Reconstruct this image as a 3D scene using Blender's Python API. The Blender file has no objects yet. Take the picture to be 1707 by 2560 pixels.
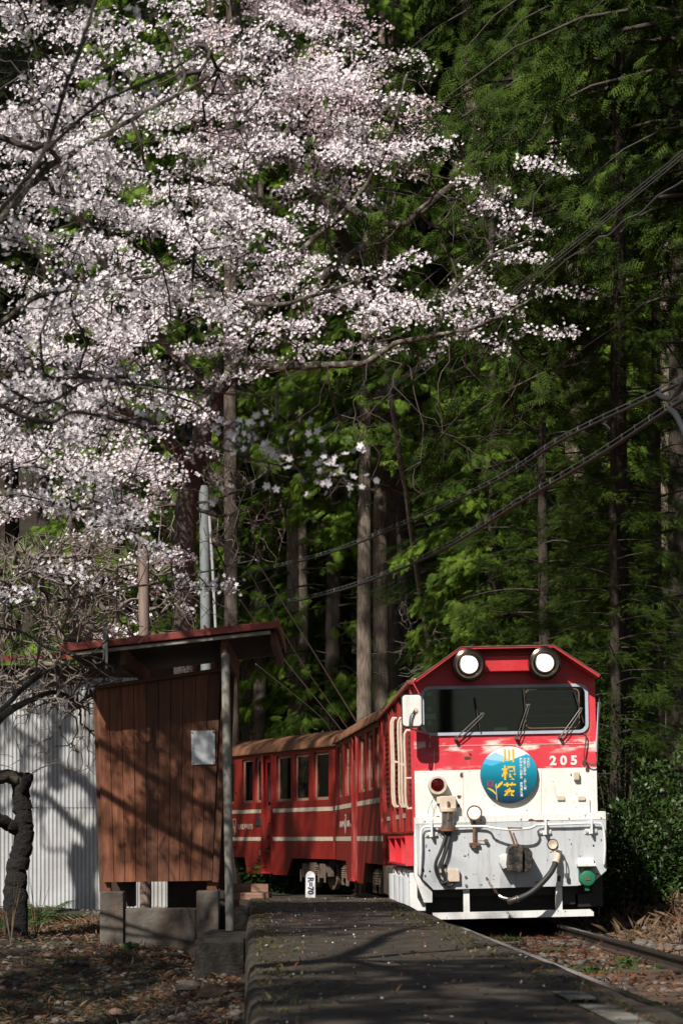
import bpy, math, random
import numpy as np
from mathutils import Vector, Matrix
R = math.radians
random.seed(7); rng = np.random.default_rng(7)
scene = bpy.context.scene
COL = scene.collection

# ------------------------------------------------------------ camera, world, sun, exposure
FPX = 6000.0; HZ = 2100.0; CX = 853.5; HC = 0.86
cam_d = bpy.data.cameras.new('camera'); cam = bpy.data.objects.new('camera', cam_d); COL.objects.link(cam)
cam.location = (0, 0, HC); cam.rotation_euler = (R(90), 0, 0)
cam_d.sensor_fit = 'VERTICAL'; cam_d.sensor_height = 36.0; cam_d.lens = 36.0 * FPX / 2560
cam_d.shift_y = (HZ - 1280) / 2560.0
cam_d.clip_start = 0.1; cam_d.clip_end = 1000
cam_d.dof.use_dof = True; cam_d.dof.focus_distance = 24.5; cam_d.dof.aperture_fstop = 7.1
scene.camera = cam
SUN_EL = R(41); SUN_AZ = R(27)          # sun stands behind the camera, to its left
S = Vector((-math.sin(SUN_AZ) * math.cos(SUN_EL), -math.cos(SUN_AZ) * math.cos(SUN_EL), math.sin(SUN_EL)))
w = bpy.data.worlds.new('World'); scene.world = w; w.use_nodes = True
nt = w.node_tree; bg = nt.nodes['Background']
sky = nt.nodes.new('ShaderNodeTexSky'); sky.sky_type = 'NISHITA'; sky.sun_disc = False
sky.sun_elevation = SUN_EL; sky.sun_rotation = math.atan2(S.x, S.y)
nt.links.new(sky.outputs[0], bg.inputs[0]); bg.inputs[1].default_value = 0.05
sun_d = bpy.data.lights.new('sun', 'SUN'); sun = bpy.data.objects.new('sun', sun_d); COL.objects.link(sun)
sun_d.energy = 5.0; sun_d.angle = R(0.53); sun_d.color = (1.0, 0.95, 0.87)
sun.rotation_euler = S.to_track_quat('Z', 'Y').to_euler()
scene.view_settings.view_transform = 'Standard'; scene.view_settings.look = 'None'
scene.view_settings.exposure = 0.15; scene.view_settings.gamma = 1; scene.view_settings.use_curve_mapping = False
scene.render.engine = 'CYCLES'; scene.cycles.max_bounces = 6; scene.cycles.diffuse_bounces = 3
scene.cycles.transparent_max_bounces = 8

def W(px, py, Y):                       # a point of the place seen at (px, py) of the photo, Y metres away
    return Vector(((px - CX) / FPX * Y, Y, HC + (HZ - py) / FPX * Y))

# ------------------------------------------------------------ materials
def mat(name, c1, c2=None, scale=5, rough=.6, bump=0, metal=0, stretch=(1, 1, 1), trans=0, emit=None, spec=.5, detail=5, lo=.35, hi=.65, extra=None, objrand=0, bdist=.01, ior=None):
    m = bpy.data.materials.new(name); m.use_nodes = True
    n = m.node_tree; b = n.nodes['Principled BSDF']; L = n.links
    b.inputs['Base Color'].default_value = (*c1, 1); b.inputs['Roughness'].default_value = rough
    b.inputs['Metallic'].default_value = metal; b.inputs['Specular IOR Level'].default_value = spec
    tc = n.nodes.new('ShaderNodeTexCoord'); mp = n.nodes.new('ShaderNodeMapping'); mp.inputs['Scale'].default_value = stretch
    L.new(tc.outputs['Object'], mp.inputs[0]); m['mp'] = 1
    col = None
    def noise(sc, det=detail):
        x = n.nodes.new('ShaderNodeTexNoise'); x.inputs['Scale'].default_value = sc; x.inputs['Detail'].default_value = det
        x.inputs['Roughness'].default_value = .62; L.new(mp.outputs[0], x.inputs['Vector']); return x
    def ramp(src, a, bb, ca, cb):
        r = n.nodes.new('ShaderNodeValToRGB'); r.color_ramp.elements[0].position = a; r.color_ramp.elements[1].position = bb
        r.color_ramp.elements[0].color = (*ca, 1); r.color_ramp.elements[1].color = (*cb, 1); L.new(src, r.inputs[0]); return r.outputs[0]
    def mix(f, a, bb):
        x = n.nodes.new('ShaderNodeMix'); x.data_type = 'RGBA'
        if isinstance(f, float): x.inputs[0].default_value = f
        else: L.new(f, x.inputs[0])
        for k, v in ((6, a), (7, bb)):
            if isinstance(v, tuple): x.inputs[k].default_value = (*v, 1)
            else: L.new(v, x.inputs[k])
        return x.outputs[2]
    if c2 is not None:
        ns = noise(scale); col = ramp(ns.outputs[0], lo, hi, c1, c2)
        rr = n.nodes.new('ShaderNodeMapRange'); rr.inputs[3].default_value = max(.03, rough - .12); rr.inputs[4].default_value = min(1, rough + .15)
        L.new(ns.outputs[0], rr.inputs[0]); L.new(rr.outputs[0], b.inputs['Roughness'])
    if extra: col = extra(n, L, mp, tc, noise, ramp, mix, col if col is not None else c1)
    if objrand:
        oi = n.nodes.new('ShaderNodeObjectInfo'); hs = n.nodes.new('ShaderNodeHueSaturation')
        mr = n.nodes.new('ShaderNodeMapRange'); mr.inputs[3].default_value = 1 - objrand; mr.inputs[4].default_value = 1 + objrand
        L.new(oi.outputs['Random'], mr.inputs[0]); L.new(mr.outputs[0], hs.inputs['Value'])
        if col is not None: L.new(col, hs.inputs['Color'])
        else: hs.inputs['Color'].default_value = (*c1, 1)
        col = hs.outputs[0]
    if col is not None: L.new(col, b.inputs['Base Color'])
    if bump:
        nb = noise(scale * 3, 6); bp = n.nodes.new('ShaderNodeBump'); bp.inputs['Strength'].default_value = bump; bp.inputs['Distance'].default_value = bdist
        L.new(nb.outputs[0], bp.inputs['Height']); L.new(bp.outputs[0], b.inputs['Normal'])
    if trans:
        t = n.nodes.new('ShaderNodeBsdfTranslucent'); ms = n.nodes.new('ShaderNodeMixShader'); ms.inputs[0].default_value = trans
        if col is not None: L.new(col, t.inputs[0])
        else: t.inputs[0].default_value = (*c1, 1)
        L.new(b.outputs[0], ms.inputs[1]); L.new(t.outputs[0], ms.inputs[2]); L.new(ms.outputs[0], n.nodes['Material Output'].inputs[0])
    if emit:
        b.inputs['Emission Color'].default_value = (*emit[0], 1); b.inputs['Emission Strength'].default_value = emit[1]
    return m

def glass_mat(name, tint=(.75, .85, .82)):
    m = bpy.data.materials.new(name); m.use_nodes = True; n = m.node_tree; L = n.links
    n.nodes.remove(n.nodes['Principled BSDF'])
    t = n.nodes.new('ShaderNodeBsdfTransparent'); t.inputs[0].default_value = (*tint, 1)
    g = n.nodes.new('ShaderNodeBsdfGlossy'); g.inputs['Roughness'].default_value = .03
    fr = n.nodes.new('ShaderNodeFresnel'); fr.inputs[0].default_value = 1.5
    ms = n.nodes.new('ShaderNodeMixShader'); L.new(fr.outputs[0], ms.inputs[0]); L.new(t.outputs[0], ms.inputs[1]); L.new(g.outputs[0], ms.inputs[2])
    L.new(ms.outputs[0], n.nodes['Material Output'].inputs[0]); return m

def sep(n, L, src):
    s = n.nodes.new('ShaderNodeSeparateXYZ'); L.new(src, s.inputs[0]); return s
def mth(n, L, op, a, b=None, c=None):
    x = n.nodes.new('ShaderNodeMath'); x.operation = op
    for i, v in enumerate((a, b, c)):
        if v is None: continue
        if isinstance(v, (int, float)): x.inputs[i].default_value = v
        else: L.new(v, x.inputs[i])
    return x.outputs[0]
def band(n, L, z, c, wd, soft=.01):     # 1 inside |z-c|<wd
    d = mth(n, L, 'ABSOLUTE', mth(n, L, 'SUBTRACT', z, c))
    x = n.nodes.new('ShaderNodeMapRange'); x.inputs[1].default_value = wd; x.inputs[2].default_value = wd + soft
    x.inputs[3].default_value = 1; x.inputs[4].default_value = 0; L.new(d, x.inputs[0]); return x.outputs[0]

# red over white paint of the locomotive; the red has worn through in streaks
def loco_extra(n, L, mp, tc, noise, ramp, mix, col):
    s = sep(n, L, tc.outputs['Object']); z = s.outputs[2]
    red = ramp(noise(3).outputs[0], .3, .75, (.66, .035, .055), (.78, .075, .10))
    wht = ramp(noise(2.2).outputs[0], .35, .75, (.87, .86, .82), (.78, .76, .67))
    step = n.nodes.new('ShaderNodeMapRange'); step.inputs[1].default_value = 1.566; step.inputs[2].default_value = 1.572; L.new(z, step.inputs[0])
    c = mix(step.outputs[0], wht, red)
    m2 = n.nodes.new('ShaderNodeMapping'); m2.inputs['Scale'].default_value = (2.0, 1, 6); L.new(tc.outputs['Object'], m2.inputs[0])
    nz = n.nodes.new('ShaderNodeTexNoise'); nz.inputs['Scale'].default_value = 2.1; nz.inputs['Detail'].default_value = 4; L.new(m2.outputs[0], nz.inputs[0])
    wr = n.nodes.new('ShaderNodeMapRange'); wr.inputs[1].default_value = .5; wr.inputs[2].default_value = .62; L.new(nz.outputs[0], wr.inputs[0])
    f = mth(n, L, 'MULTIPLY', wr.outputs[0], band(n, L, z, 1.80, .035, .05))
    f = mth(n, L, 'MAXIMUM', f, mth(n, L, 'MULTIPLY', wr.outputs[0], mth(n, L, 'MULTIPLY', band(n, L, z, 1.58, .005, .03), .5)))
    c = mix(f, c, (.82, .76, .68))
    # rust stains
    m3 = n.nodes.new('ShaderNodeMapping'); m3.inputs['Scale'].default_value = (5, 1, 1.2); L.new(tc.outputs['Object'], m3.inputs[0])
    n3 = n.nodes.new('ShaderNodeTexNoise'); n3.inputs['Scale'].default_value = 2.3; n3.inputs['Detail'].default_value = 6; L.new(m3.outputs[0], n3.inputs[0])
    r3 = n.nodes.new('ShaderNodeMapRange'); r3.inputs[1].default_value = .6; r3.inputs[2].default_value = .8; r3.inputs[4].default_value = .7; L.new(n3.outputs[0], r3.inputs[0])
    c = mix(r3.outputs[0], c, (.45, .26, .1))
    # small chips
    n4 = n.nodes.new('ShaderNodeTexNoise'); n4.inputs['Scale'].default_value = 22; n4.inputs['Detail'].default_value = 3; L.new(tc.outputs['Object'], n4.inputs[0])
    r4 = n.nodes.new('ShaderNodeMapRange'); r4.inputs[1].default_value = .70; r4.inputs[2].default_value = .72; L.new(n4.outputs[0], r4.inputs[0])
    return mix(r4.outputs[0], c, (.12, .07, .05))
def grime_extra(base2, sc=4, dark=(.1, .07, .05), chips=True, streak=.5):
    def fn(n, L, mp, tc, noise, ramp, mix, col):
        m3 = n.nodes.new('ShaderNodeMapping'); m3.inputs['Scale'].default_value = (6, 6, 1); L.new(tc.outputs['Object'], m3.inputs[0])
        n3 = n.nodes.new('ShaderNodeTexNoise'); n3.inputs['Scale'].default_value = sc; n3.inputs['Detail'].default_value = 6; L.new(m3.outputs[0], n3.inputs[0])
        r3 = n.nodes.new('ShaderNodeMapRange'); r3.inputs[1].default_value = .52; r3.inputs[2].default_value = .8; r3.inputs[4].default_value = streak; L.new(n3.outputs[0], r3.inputs[0])
        c = mix(r3.outputs[0], col, base2)
        if chips:
            n4 = n.nodes.new('ShaderNodeTexNoise'); n4.inputs['Scale'].default_value = 24; n4.inputs['Detail'].default_value = 4; L.new(tc.outputs['Object'], n4.inputs[0])
            r4 = n.nodes.new('ShaderNodeMapRange'); r4.inputs[1].default_value = .70; r4.inputs[2].default_value = .73; L.new(n4.outputs[0], r4.inputs[0])
            c = mix(r4.outputs[0], c, dark)
        return c
    return fn
def badge_extra(n, L, mp, tc, noise, ramp, mix, col):
    s = sep(n, L, tc.outputs['Object'])
    x = n.nodes.new('ShaderNodeMapRange'); x.inputs[1].default_value = -.285; x.inputs[2].default_value = .16; L.new(s.outputs[2], x.inputs[0])
    r = n.nodes.new('ShaderNodeValToRGB'); e = r.color_ramp.elements
    e[0].position = 0; e[0].color = (.008, .02, .06, 1); e[1].position = 1; e[1].color = (.02, .42, .62, 1)
    a = e.new(.55); a.color = (.005, .17, .24, 1); L.new(x.outputs[0], r.inputs[0]); return r.outputs[0]
def corr_extra(n, L, mp, tc, noise, ramp, mix, col):
    return mix(ramp(noise(1.3).outputs[0], .45, .75, (0, 0, 0), (1, 1, 1)), col, (.36, .35, .32))
def platform_extra(n, L, mp, tc, noise, ramp, mix, col):
    s = sep(n, L, tc.outputs['Object'])
    c = mix(ramp(noise(1.1).outputs[0], .52, .72, (0, 0, 0), (.6, .6, .6)), col, (.045, .04, .018))   # moss
    v = n.nodes.new('ShaderNodeTexVoronoi'); v.inputs['Scale'].default_value = 60; L.new(tc.outputs['Object'], v.inputs[0])
    r = ramp(v.outputs['Color'], .86, .97, (0, 0, 0), (.45, .45, .45))
    return mix(r, c, (.16, .15, .13))

M = {}
M['loco'] = mat('loco_paint', (.7, .7, .7), rough=.38, extra=loco_extra, bump=.12, scale=3, bdist=.02)
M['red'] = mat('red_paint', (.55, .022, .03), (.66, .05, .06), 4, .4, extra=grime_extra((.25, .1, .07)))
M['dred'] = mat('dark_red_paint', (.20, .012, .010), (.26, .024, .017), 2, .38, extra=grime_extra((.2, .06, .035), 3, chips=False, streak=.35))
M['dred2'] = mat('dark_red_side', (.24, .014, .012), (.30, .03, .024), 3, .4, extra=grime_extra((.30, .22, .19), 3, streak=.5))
M['white'] = mat('cream_white_paint', (.82, .82, .80), (.74, .74, .72), 3, .42, extra=grime_extra((.42, .33, .22), 4, streak=.35), bump=.15)
M['grey'] = mat('light_grey_paint', (.58, .60, .63), (.50, .52, .54), 3, .45, extra=grime_extra((.22, .17, .12), 4, streak=.5), bump=.15)
M['cream'] = mat('cream_pipe', (.72, .62, .50), (.62, .50, .38), 8, .45, extra=grime_extra((.4, .2, .1), 9))
M['stripe'] = mat('cream_stripe', (.62, .52, .40), (.5, .42, .33), 6, .5)
M['wframe'] = mat('window_rubber_grey', (.48, .51, .60), (.42, .45, .52), 10, .5)
M['black'] = mat('black_iron', (.008, .008, .009), (.016, .014, .013), 12, .5, bump=.3)
M['hose'] = mat('black_rubber', (.02, .02, .022), (.035, .033, .032), 14, .55)
M['rust'] = mat('rusty_metal', (.12, .06, .04), (.22, .12, .07), 14, .7, bump=.4)
M['patch'] = mat('rust_chip', (.07, .035, .028), (.12, .06, .04), 25, .8)
M['coupler'] = mat('coupler_iron', (.02, .02, .02), (.16, .12, .09), 16, .45, metal=.3, bump=.6, lo=.45, hi=.75)
M['steel'] = mat('worn_steel', (.35, .34, .32), (.2, .17, .14), 12, .3, metal=.8)
M['chrome'] = mat('lamp_bezel', (.10, .085, .08), (.05, .035, .03), 6, .2, metal=.9)
M['lampglass'] = mat('lamp_lit', (.9, .88, .8), rough=.2, emit=((1, .86, .62), .9))
M['bulb'] = mat('lamp_bulb', (.9, .8, .5), rough=.2, emit=((1, .7, .3), 3.0))
M['redlens'] = mat('red_lens', (.06, .003, .004), rough=.06)
M['green'] = mat('green_enamel', (.012, .13, .06), (.02, .18, .09), 10, .4)
M['glass'] = glass_mat('cab_glass'); M['dark'] = mat('dark_interior', (.004, .005, .006), rough=.8)
M['cglass'] = glass_mat('coach_glass', (.55, .6, .58))
M['inter'] = mat('coach_interior', (.06, .045, .03), rough=.8)
M['badge'] = mat('badge_print', (.02, .2, .3), rough=.3, extra=badge_extra)
M['bwhite'] = mat('badge_white', (.82, .84, .86), rough=.3); M['bblue'] = mat('badge_pale_blue', (.38, .68, .84), rough=.3)
M['bblue2'] = mat('badge_sky_blue', (.10, .50, .80), rough=.3)
M['gold'] = mat('badge_gold', (.85, .55, .04), rough=.35); M['bred'] = mat('seal_red', (.5, .03, .06), rough=.4)
M['bback'] = mat('badge_back', (.10, .07, .05), rough=.6)
M['ltr'] = mat('white_lettering', (.78, .76, .72), rough=.45); M['ltr2'] = mat('cream_lettering', (.55, .46, .40), rough=.5)
M['bltr'] = mat('black_lettering', (.03, .035, .06), rough=.5)
M['roofrust'] = mat('rusty_roof', (.19, .085, .045), (.30, .14, .075), 2.5, .6, extra=grime_extra((.16, .08, .05), 3, streak=.4), bump=.1)
M['running'] = mat('dusty_running_gear', (.17, .12, .085), (.07, .05, .04), 9, .8, bump=.5)
M['plank'] = mat('stained_plank', (.085, .026, .012), (.25, .085, .036), 3, .6, stretch=(9, 9, .8), bump=.45, objrand=.4, lo=.3, hi=.7)
M['beam'] = mat('old_beam', (.09, .035, .02), (.15, .06, .03), 5, .8, stretch=(4, 4, 1), bump=.3)
M['batten'] = mat('weathered_batten', (.36, .33, .27), (.24, .21, .17), 9, .8, bump=.3)
M['roofred'] = mat('red_roof_metal', (.22, .032, .022), (.28, .055, .04), 5, .5, bump=.1)
M['slat'] = mat('roof_underside', (.045, .03, .022), (.07, .045, .03), 6, .8)
M['galv'] = mat('galvanised_pole', (.22, .21, .19), (.36, .33, .27), 8, .5, stretch=(1, 1, .4), bump=.2, extra=grime_extra((.2, .09, .03), 2, streak=.6, chips=False))
M['plate'] = mat('white_tin_plate', (.82, .83, .85), (.66, .68, .72), 6, .4)
M['conc'] = mat('old_concrete', (.16, .14, .12), (.06, .045, .035), 3, .85, bump=1, bdist=.02, extra=grime_extra((.15, .065, .03), 2.4, chips=False, streak=.6))
M['dconc'] = mat('mossy_shaded_concrete', (.034, .026, .020), (.012, .012, .008), 7, .9, bump=1, bdist=.03)  # concrete darkened so the block looks shaded, with moss tones
M['plat'] = mat('platform_surface', (.080, .062, .045), (.030, .024, .018), 7, .8, bump=.35, extra=platform_extra)
M['worn'] = mat('worn_white_line', (.26, .25, .21), (.09, .08, .06), 7, .85, bump=.4, lo=.4, hi=.6)
M['corr'] = mat('corrugated_galvanised', (.56, .57, .58), (.42, .42, .43), 2, .45, extra=corr_extra)
M['bark'] = mat('cherry_bark', (.05, .038, .032), (.10, .08, .065), 9, .9, bump=1, bdist=.03)
M['darkbark'] = mat('shaded_cherry_bark', (.006, .005, .005), (.020, .016, .013), 9, .9, bump=1, bdist=.05)  # bark blackened in colour to stand in for shade on the trunk
M['lichen'] = mat('lichen_bark', (.055, .04, .03), (.24, .235, .18), 9, .9, bump=1, bdist=.03, lo=.46, hi=.64)
M['twig'] = mat('cherry_twig', (.085, .06, .05), (.05, .037, .033), 20, .8)
M['paletwig'] = mat('pale_twig', (.30, .27, .22), (.17, .14, .11), 12, .85)
M['greytwig'] = mat('grey_twig', (.26, .22, .185), (.14, .11, .09), 10, .85)
M['petal'] = mat('petal_white', (.92, .87, .89), (.88, .79, .83), 30, .6, trans=.2)
M['petalfar'] = mat('petal_pink', (.86, .70, .74), (.80, .62, .66), 4, .6, trans=.22)
M['yleaf'] = mat('young_leaf', (.16, .17, .05), (.11, .09, .03), 20, .5, trans=.35)
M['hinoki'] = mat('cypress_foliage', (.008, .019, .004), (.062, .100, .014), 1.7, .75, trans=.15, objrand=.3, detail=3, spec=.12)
M['hinoki2'] = mat('sunlit_cypress_foliage', (.028, .068, .009), (.22, .34, .042), 1.9, .7, trans=.18, objrand=.2, detail=3, spec=.15)  # brighter copy of the cypress green, sunlight put into the colour
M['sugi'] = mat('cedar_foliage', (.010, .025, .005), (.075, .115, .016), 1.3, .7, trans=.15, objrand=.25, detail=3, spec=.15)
M['dbark'] = mat('shaded_conifer_bark', (.035, .026, .02), (.09, .065, .048), 6, .9, stretch=(5, 5, .7), bump=1, bdist=.03)  # darker copy of the cedar bark, dims sunlit trunks as if in shade
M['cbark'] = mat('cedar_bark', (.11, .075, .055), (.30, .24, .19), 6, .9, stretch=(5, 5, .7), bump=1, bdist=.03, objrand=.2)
M['hdark'] = mat('shaded_conifer_foliage', (.005, .010, .003), (.024, .036, .007), 1.3, .6, trans=.08, objrand=.3, detail=3, spec=.2)  # slope foliage with the forest shade put into its colour
M['bush'] = mat('glossy_leaf', (.014, .034, .006), (.050, .095, .016), 2, .42, trans=.12, spec=.35)
M['redwood'] = mat('weathered_red_post', (.13, .085, .068), (.30, .22, .18), 6, .85, stretch=(5, 5, .5), bump=.7)
M['ring'] = mat('dull_wire', (.13, .13, .13), rough=.5, metal=.3)
M['upole'] = mat('grey_pole', (.24, .27, .27), (.18, .19, .19), 4, .5)
M['wire'] = mat('black_cable', (.03, .03, .032), rough=.5); M['gwire'] = mat('grey_wire', (.45, .46, .47), rough=.45, metal=.2)
M['soil'] = mat('forest_soil', (.022, .016, .011), (.045, .03, .018), 3, .95, bump=.9, bdist=.05, extra=lambda n, L, mp, tc, noise, ramp, mix, col: mix(ramp(noise(.8).outputs[0], .48, .62, (0, 0, 0), (.8, .8, .8)), col, (.028, .035, .012)))
M['stone'] = mat('ballast_stone', (.075, .062, .052), (.19, .165, .14), 2, .85, bump=.5)
M['stone2'] = mat('brown_stone', (.13, .075, .05), (.2, .13, .09), 2, .85, bump=.5)
M['litter'] = mat('dead_needles', (.045, .016, .007), (.20, .068, .022), 7, .8, detail=8)
M['straw'] = mat('dry_grass', (.20, .13, .07), (.11, .06, .03), 9, .8)
M['weed'] = mat('green_weed', (.035, .08, .015), (.06, .11, .025), 8, .5, trans=.3)
M['rail'] = mat('rail_side', (.035, .026, .022), (.07, .045, .033), 10, .6); M['railtop'] = mat('rail_top', (.30, .29, .28), rough=.25, metal=.9)
M['sleeper'] = mat('wooden_sleeper', (.06, .04, .03), (.12, .08, .055), 7, .9, stretch=(1, 5, 5), bump=.7)
M['timber'] = mat('old_timber', (.22, .12, .08), (.34, .20, .14), 6, .9, stretch=(1, 6, 6), bump=.8)
M['yplate'] = mat('yellow_card', (.5, .5, .15), rough=.5); M['pale'] = mat('pale_green_part', (.45, .55, .48), rough=.5)

# ------------------------------------------------------------ objects and geometry helpers
def link(o, parent=None):
    COL.objects.link(o)
    if parent: o.parent = parent
    return o
def tag(o, label=None, cat=None, group=None, kind=None):
    if label: o['label'] = label
    if cat: o['category'] = cat
    if group: o['group'] = group
    if kind: o['kind'] = kind
    return o
def empty(name, loc=(0, 0, 0), rz=0, label=None, cat=None, group=None):
    o = bpy.data.objects.new(name, None); o.empty_display_size = .2; o.location = loc; o.rotation_euler = (0, 0, rz); link(o)
    return tag(o, label, cat, group)
class G:
    def __init__(s): s.v = []; s.f = []; s.m = []; s.cm = 0
    def add(s, vs, fs):
        k = len(s.v); s.v += [tuple(v) for v in vs]; s.f += [tuple(i + k for i in f) for f in fs]; s.m += [s.cm] * len(fs); return s
    def mi(s, i): s.cm = i; return s
    def box(s, c, d, rot=None):
        x, y, z = [q / 2 for q in d]
        vs = [Vector((a * x, b * y, e * z)) for e in (-1, 1) for b in (-1, 1) for a in (-1, 1)]
        if rot is not None: vs = [rot @ v for v in vs]
        return s.add([v + Vector(c) for v in vs], [(0, 2, 3, 1), (4, 5, 7, 6), (0, 1, 5, 4), (2, 6, 7, 3), (0, 4, 6, 2), (1, 3, 7, 5)])
    def bb(s, a, b): return s.box([(a[i] + b[i]) / 2 for i in range(3)], [abs(b[i] - a[i]) for i in range(3)])
    def hexa(s, q): return s.add(q, [(0, 3, 2, 1), (4, 5, 6, 7), (0, 1, 5, 4), (1, 2, 6, 5), (2, 3, 7, 6), (3, 0, 4, 7)])
    def ring(s, c, ax, r, n, ph=0):
        ax = Vector(ax).normalized(); a = ax.orthogonal().normalized(); b = ax.cross(a)
        return [Vector(c) + (a * math.cos(2 * math.pi * i / n + ph) + b * math.sin(2 * math.pi * i / n + ph)) * r for i in range(n)]
    def cyl(s, p, q, r, r2=None, n=12, caps=True):
        p, q = Vector(p), Vector(q); ax = q - p
        vs = s.ring(p, ax, r, n) + s.ring(q, ax, r2 if r2 is not None else r, n)
        fs = [(i, (i + 1) % n, n + (i + 1) % n, n + i) for i in range(n)]
        if caps: fs += [tuple(range(n))[::-1], tuple(range(n, 2 * n))]
        return s.add(vs, fs)
    def lathe(s, c, ax, prof, n=24):    # prof: (offset along axis, radius)
        c, ax = Vector(c), Vector(ax).normalized(); vs = []
        for t, r in prof: vs += s.ring(c + ax * t, ax, max(r, 1e-4), n)
        fs = [(k * n + i, k * n + (i + 1) % n, (k + 1) * n + (i + 1) % n, (k + 1) * n + i) for k in range(len(prof) - 1) for i in range(n)]
        return s.add(vs, fs + [tuple(range(n))[::-1], tuple(range((len(prof) - 1) * n, len(prof) * n))])
    def tube(s, pts, r, n=8, smooth=0):
        pts = [Vector(p) for p in pts]
        if smooth: pts = catmull(pts, smooth)
        rs = r if isinstance(r, (list, tuple)) else [r] * len(pts)
        if len(rs) != len(pts): rs = list(np.interp(np.linspace(0, 1, len(pts)), np.linspace(0, 1, len(rs)), rs))
        t0 = (pts[1] - pts[0]).normalized(); a = t0.orthogonal().normalized(); vs = []
        for i, p in enumerate(pts):
            t = (pts[min(i + 1, len(pts) - 1)] - pts[max(i - 1, 0)]).normalized()
            a = (a - t * a.dot(t)).normalized(); b = t.cross(a)
            vs += [p + (a * math.cos(2 * math.pi * k / n) + b * math.sin(2 * math.pi * k / n)) * rs[i] for k in range(n)]
        m = len(pts)
        fs = [(j * n + k, j * n + (k + 1) % n, (j + 1) * n + (k + 1) % n, (j + 1) * n + k) for j in range(m - 1) for k in range(n)]
        return s.add(vs, fs + [tuple(range(n))[::-1], tuple(range((m - 1) * n, m * n))])
    def prism(s, poly, fn):             # poly 2d, fn(u, v, k) -> 3d, k in (0, 1)
        n = len(poly); vs = [fn(u, v, 0) for u, v in poly] + [fn(u, v, 1) for u, v in poly]
        return s.add(vs, [tuple(range(n)), tuple(range(n, 2 * n))[::-1]] + [(i, i + n, (i + 1) % n + n, (i + 1) % n) for i in range(n)])
    def build(s, name, mats, parent=None, smooth=False, bevel=0, label=None, loc=None):
        me = bpy.data.meshes.new(name); me.from_pydata(s.v, [], s.f)
        mats = mats if isinstance(mats, list) else [mats]
        for m in mats: me.materials.append(M[m] if isinstance(m, str) else m)
        me.polygons.foreach_set('material_index', s.m)
        if smooth: me.shade_smooth(); me.set_sharp_from_angle(angle=R(40))
        me.update(); o = link(bpy.data.objects.new(name, me), parent)
        if loc: o.location = loc
        if bevel:
            b = o.modifiers.new('edge', 'BEVEL'); b.width = bevel; b.segments = 2; b.limit_method = 'ANGLE'
        if label: o['label'] = label
        return o
def catmull(pts, k):
    out = []; n = len(pts)
    for i in range(n - 1):
        p0, p1, p2, p3 = pts[max(i - 1, 0)], pts[i], pts[i + 1], pts[min(i + 2, n - 1)]
        for j in range(k):
            t = j / k
            out.append(.5 * ((2 * p1) + (p2 - p0) * t + (2 * p0 - 5 * p1 + 4 * p2 - p3) * t * t + (3 * p1 - p0 - 3 * p2 + p3) * t ** 3))
    return out + [pts[-1]]
def mesh_np(name, V, F, mats, parent=None, mi=None, smooth=False):
    me = bpy.data.meshes.new(name); k = F.shape[1]
    me.vertices.add(len(V)); me.vertices.foreach_set('co', V.astype(np.float32).ravel())
    me.loops.add(F.size); me.loops.foreach_set('vertex_index', F.astype(np.int32).ravel())
    me.polygons.add(len(F)); me.polygons.foreach_set('loop_start', np.arange(0, F.size, k, dtype=np.int32))
    for m in (mats if isinstance(mats, list) else [mats]): me.materials.append(M[m])
    if mi is not None: me.polygons.foreach_set('material_index', mi.astype(np.int32))
    if smooth: me.polygons.foreach_set('use_smooth', np.ones(len(F), dtype=bool))
    me.update(calc_edges=True)
    return link(bpy.data.objects.new(name, me), parent)
def unit(a): return a / np.maximum(np.linalg.norm(a, axis=-1, keepdims=True), 1e-9)
def scatter(TV, TF, P, X, N, Sz):       # copies of a template: X its forward axis, N its up axis
    X = unit(X); Yv = unit(np.cross(N, X)); Z = np.cross(X, Yv)
    V = P[:, None, :] + Sz[:, None, None] * (TV[None, :, 0:1] * X[:, None, :] + TV[None, :, 1:2] * Yv[:, None, :] + TV[None, :, 2:3] * Z[:, None, :])
    F = TF[None] + (np.arange(len(P)) * len(TV))[:, None, None]
    return V.reshape(-1, 3), F.reshape(-1, TF.shape[1])
def rdir(n): return unit(rng.normal(size=(n, 3)))
def plate(name, outline, holes, mats, fn, parent=None, thick=.02, label=None):   # outline with holes; fn(u, v, w) -> 3d
    cu = bpy.data.curves.new(name, 'CURVE'); cu.dimensions = '2D'; cu.fill_mode = 'BOTH'; cu.extrude = thick / 2
    for pts in [outline] + holes:
        sp = cu.splines.new('POLY'); sp.points.add(len(pts) - 1); sp.use_cyclic_u = True
        for i, (a, b) in enumerate(pts): sp.points[i].co = (a, b, 0, 1)
    return from_curve(cu, name, mats, fn, parent, label)
def from_curve(cu, name, mats, fn, parent, label=None):
    t = bpy.data.objects.new('tmp', cu); COL.objects.link(t)
    dg = bpy.context.evaluated_depsgraph_get(); me = bpy.data.meshes.new_from_object(t.evaluated_get(dg))
    COL.objects.unlink(t); bpy.data.objects.remove(t); me.name = name
    for v in me.vertices: v.co = fn(v.co.x, v.co.y, v.co.z)
    me.materials.clear()
    for m in (mats if isinstance(mats, list) else [mats]): me.materials.append(M[m])
    o = link(bpy.data.objects.new(name, me), parent)
    if label: o['label'] = label
    return o
def text(name, body, size, m, fn, parent, depth=.001, bold=0, align='CENTER', sx=1):
    cu = bpy.data.curves.new(name, 'FONT'); cu.body = body; cu.size = size; cu.extrude = depth; cu.offset = bold
    cu.align_x = align; cu.align_y = 'CENTER'; cu.resolution_u = 3
    return from_curve(cu, name, m, lambda x, y, z: fn(x * sx, y, z), parent)
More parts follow.
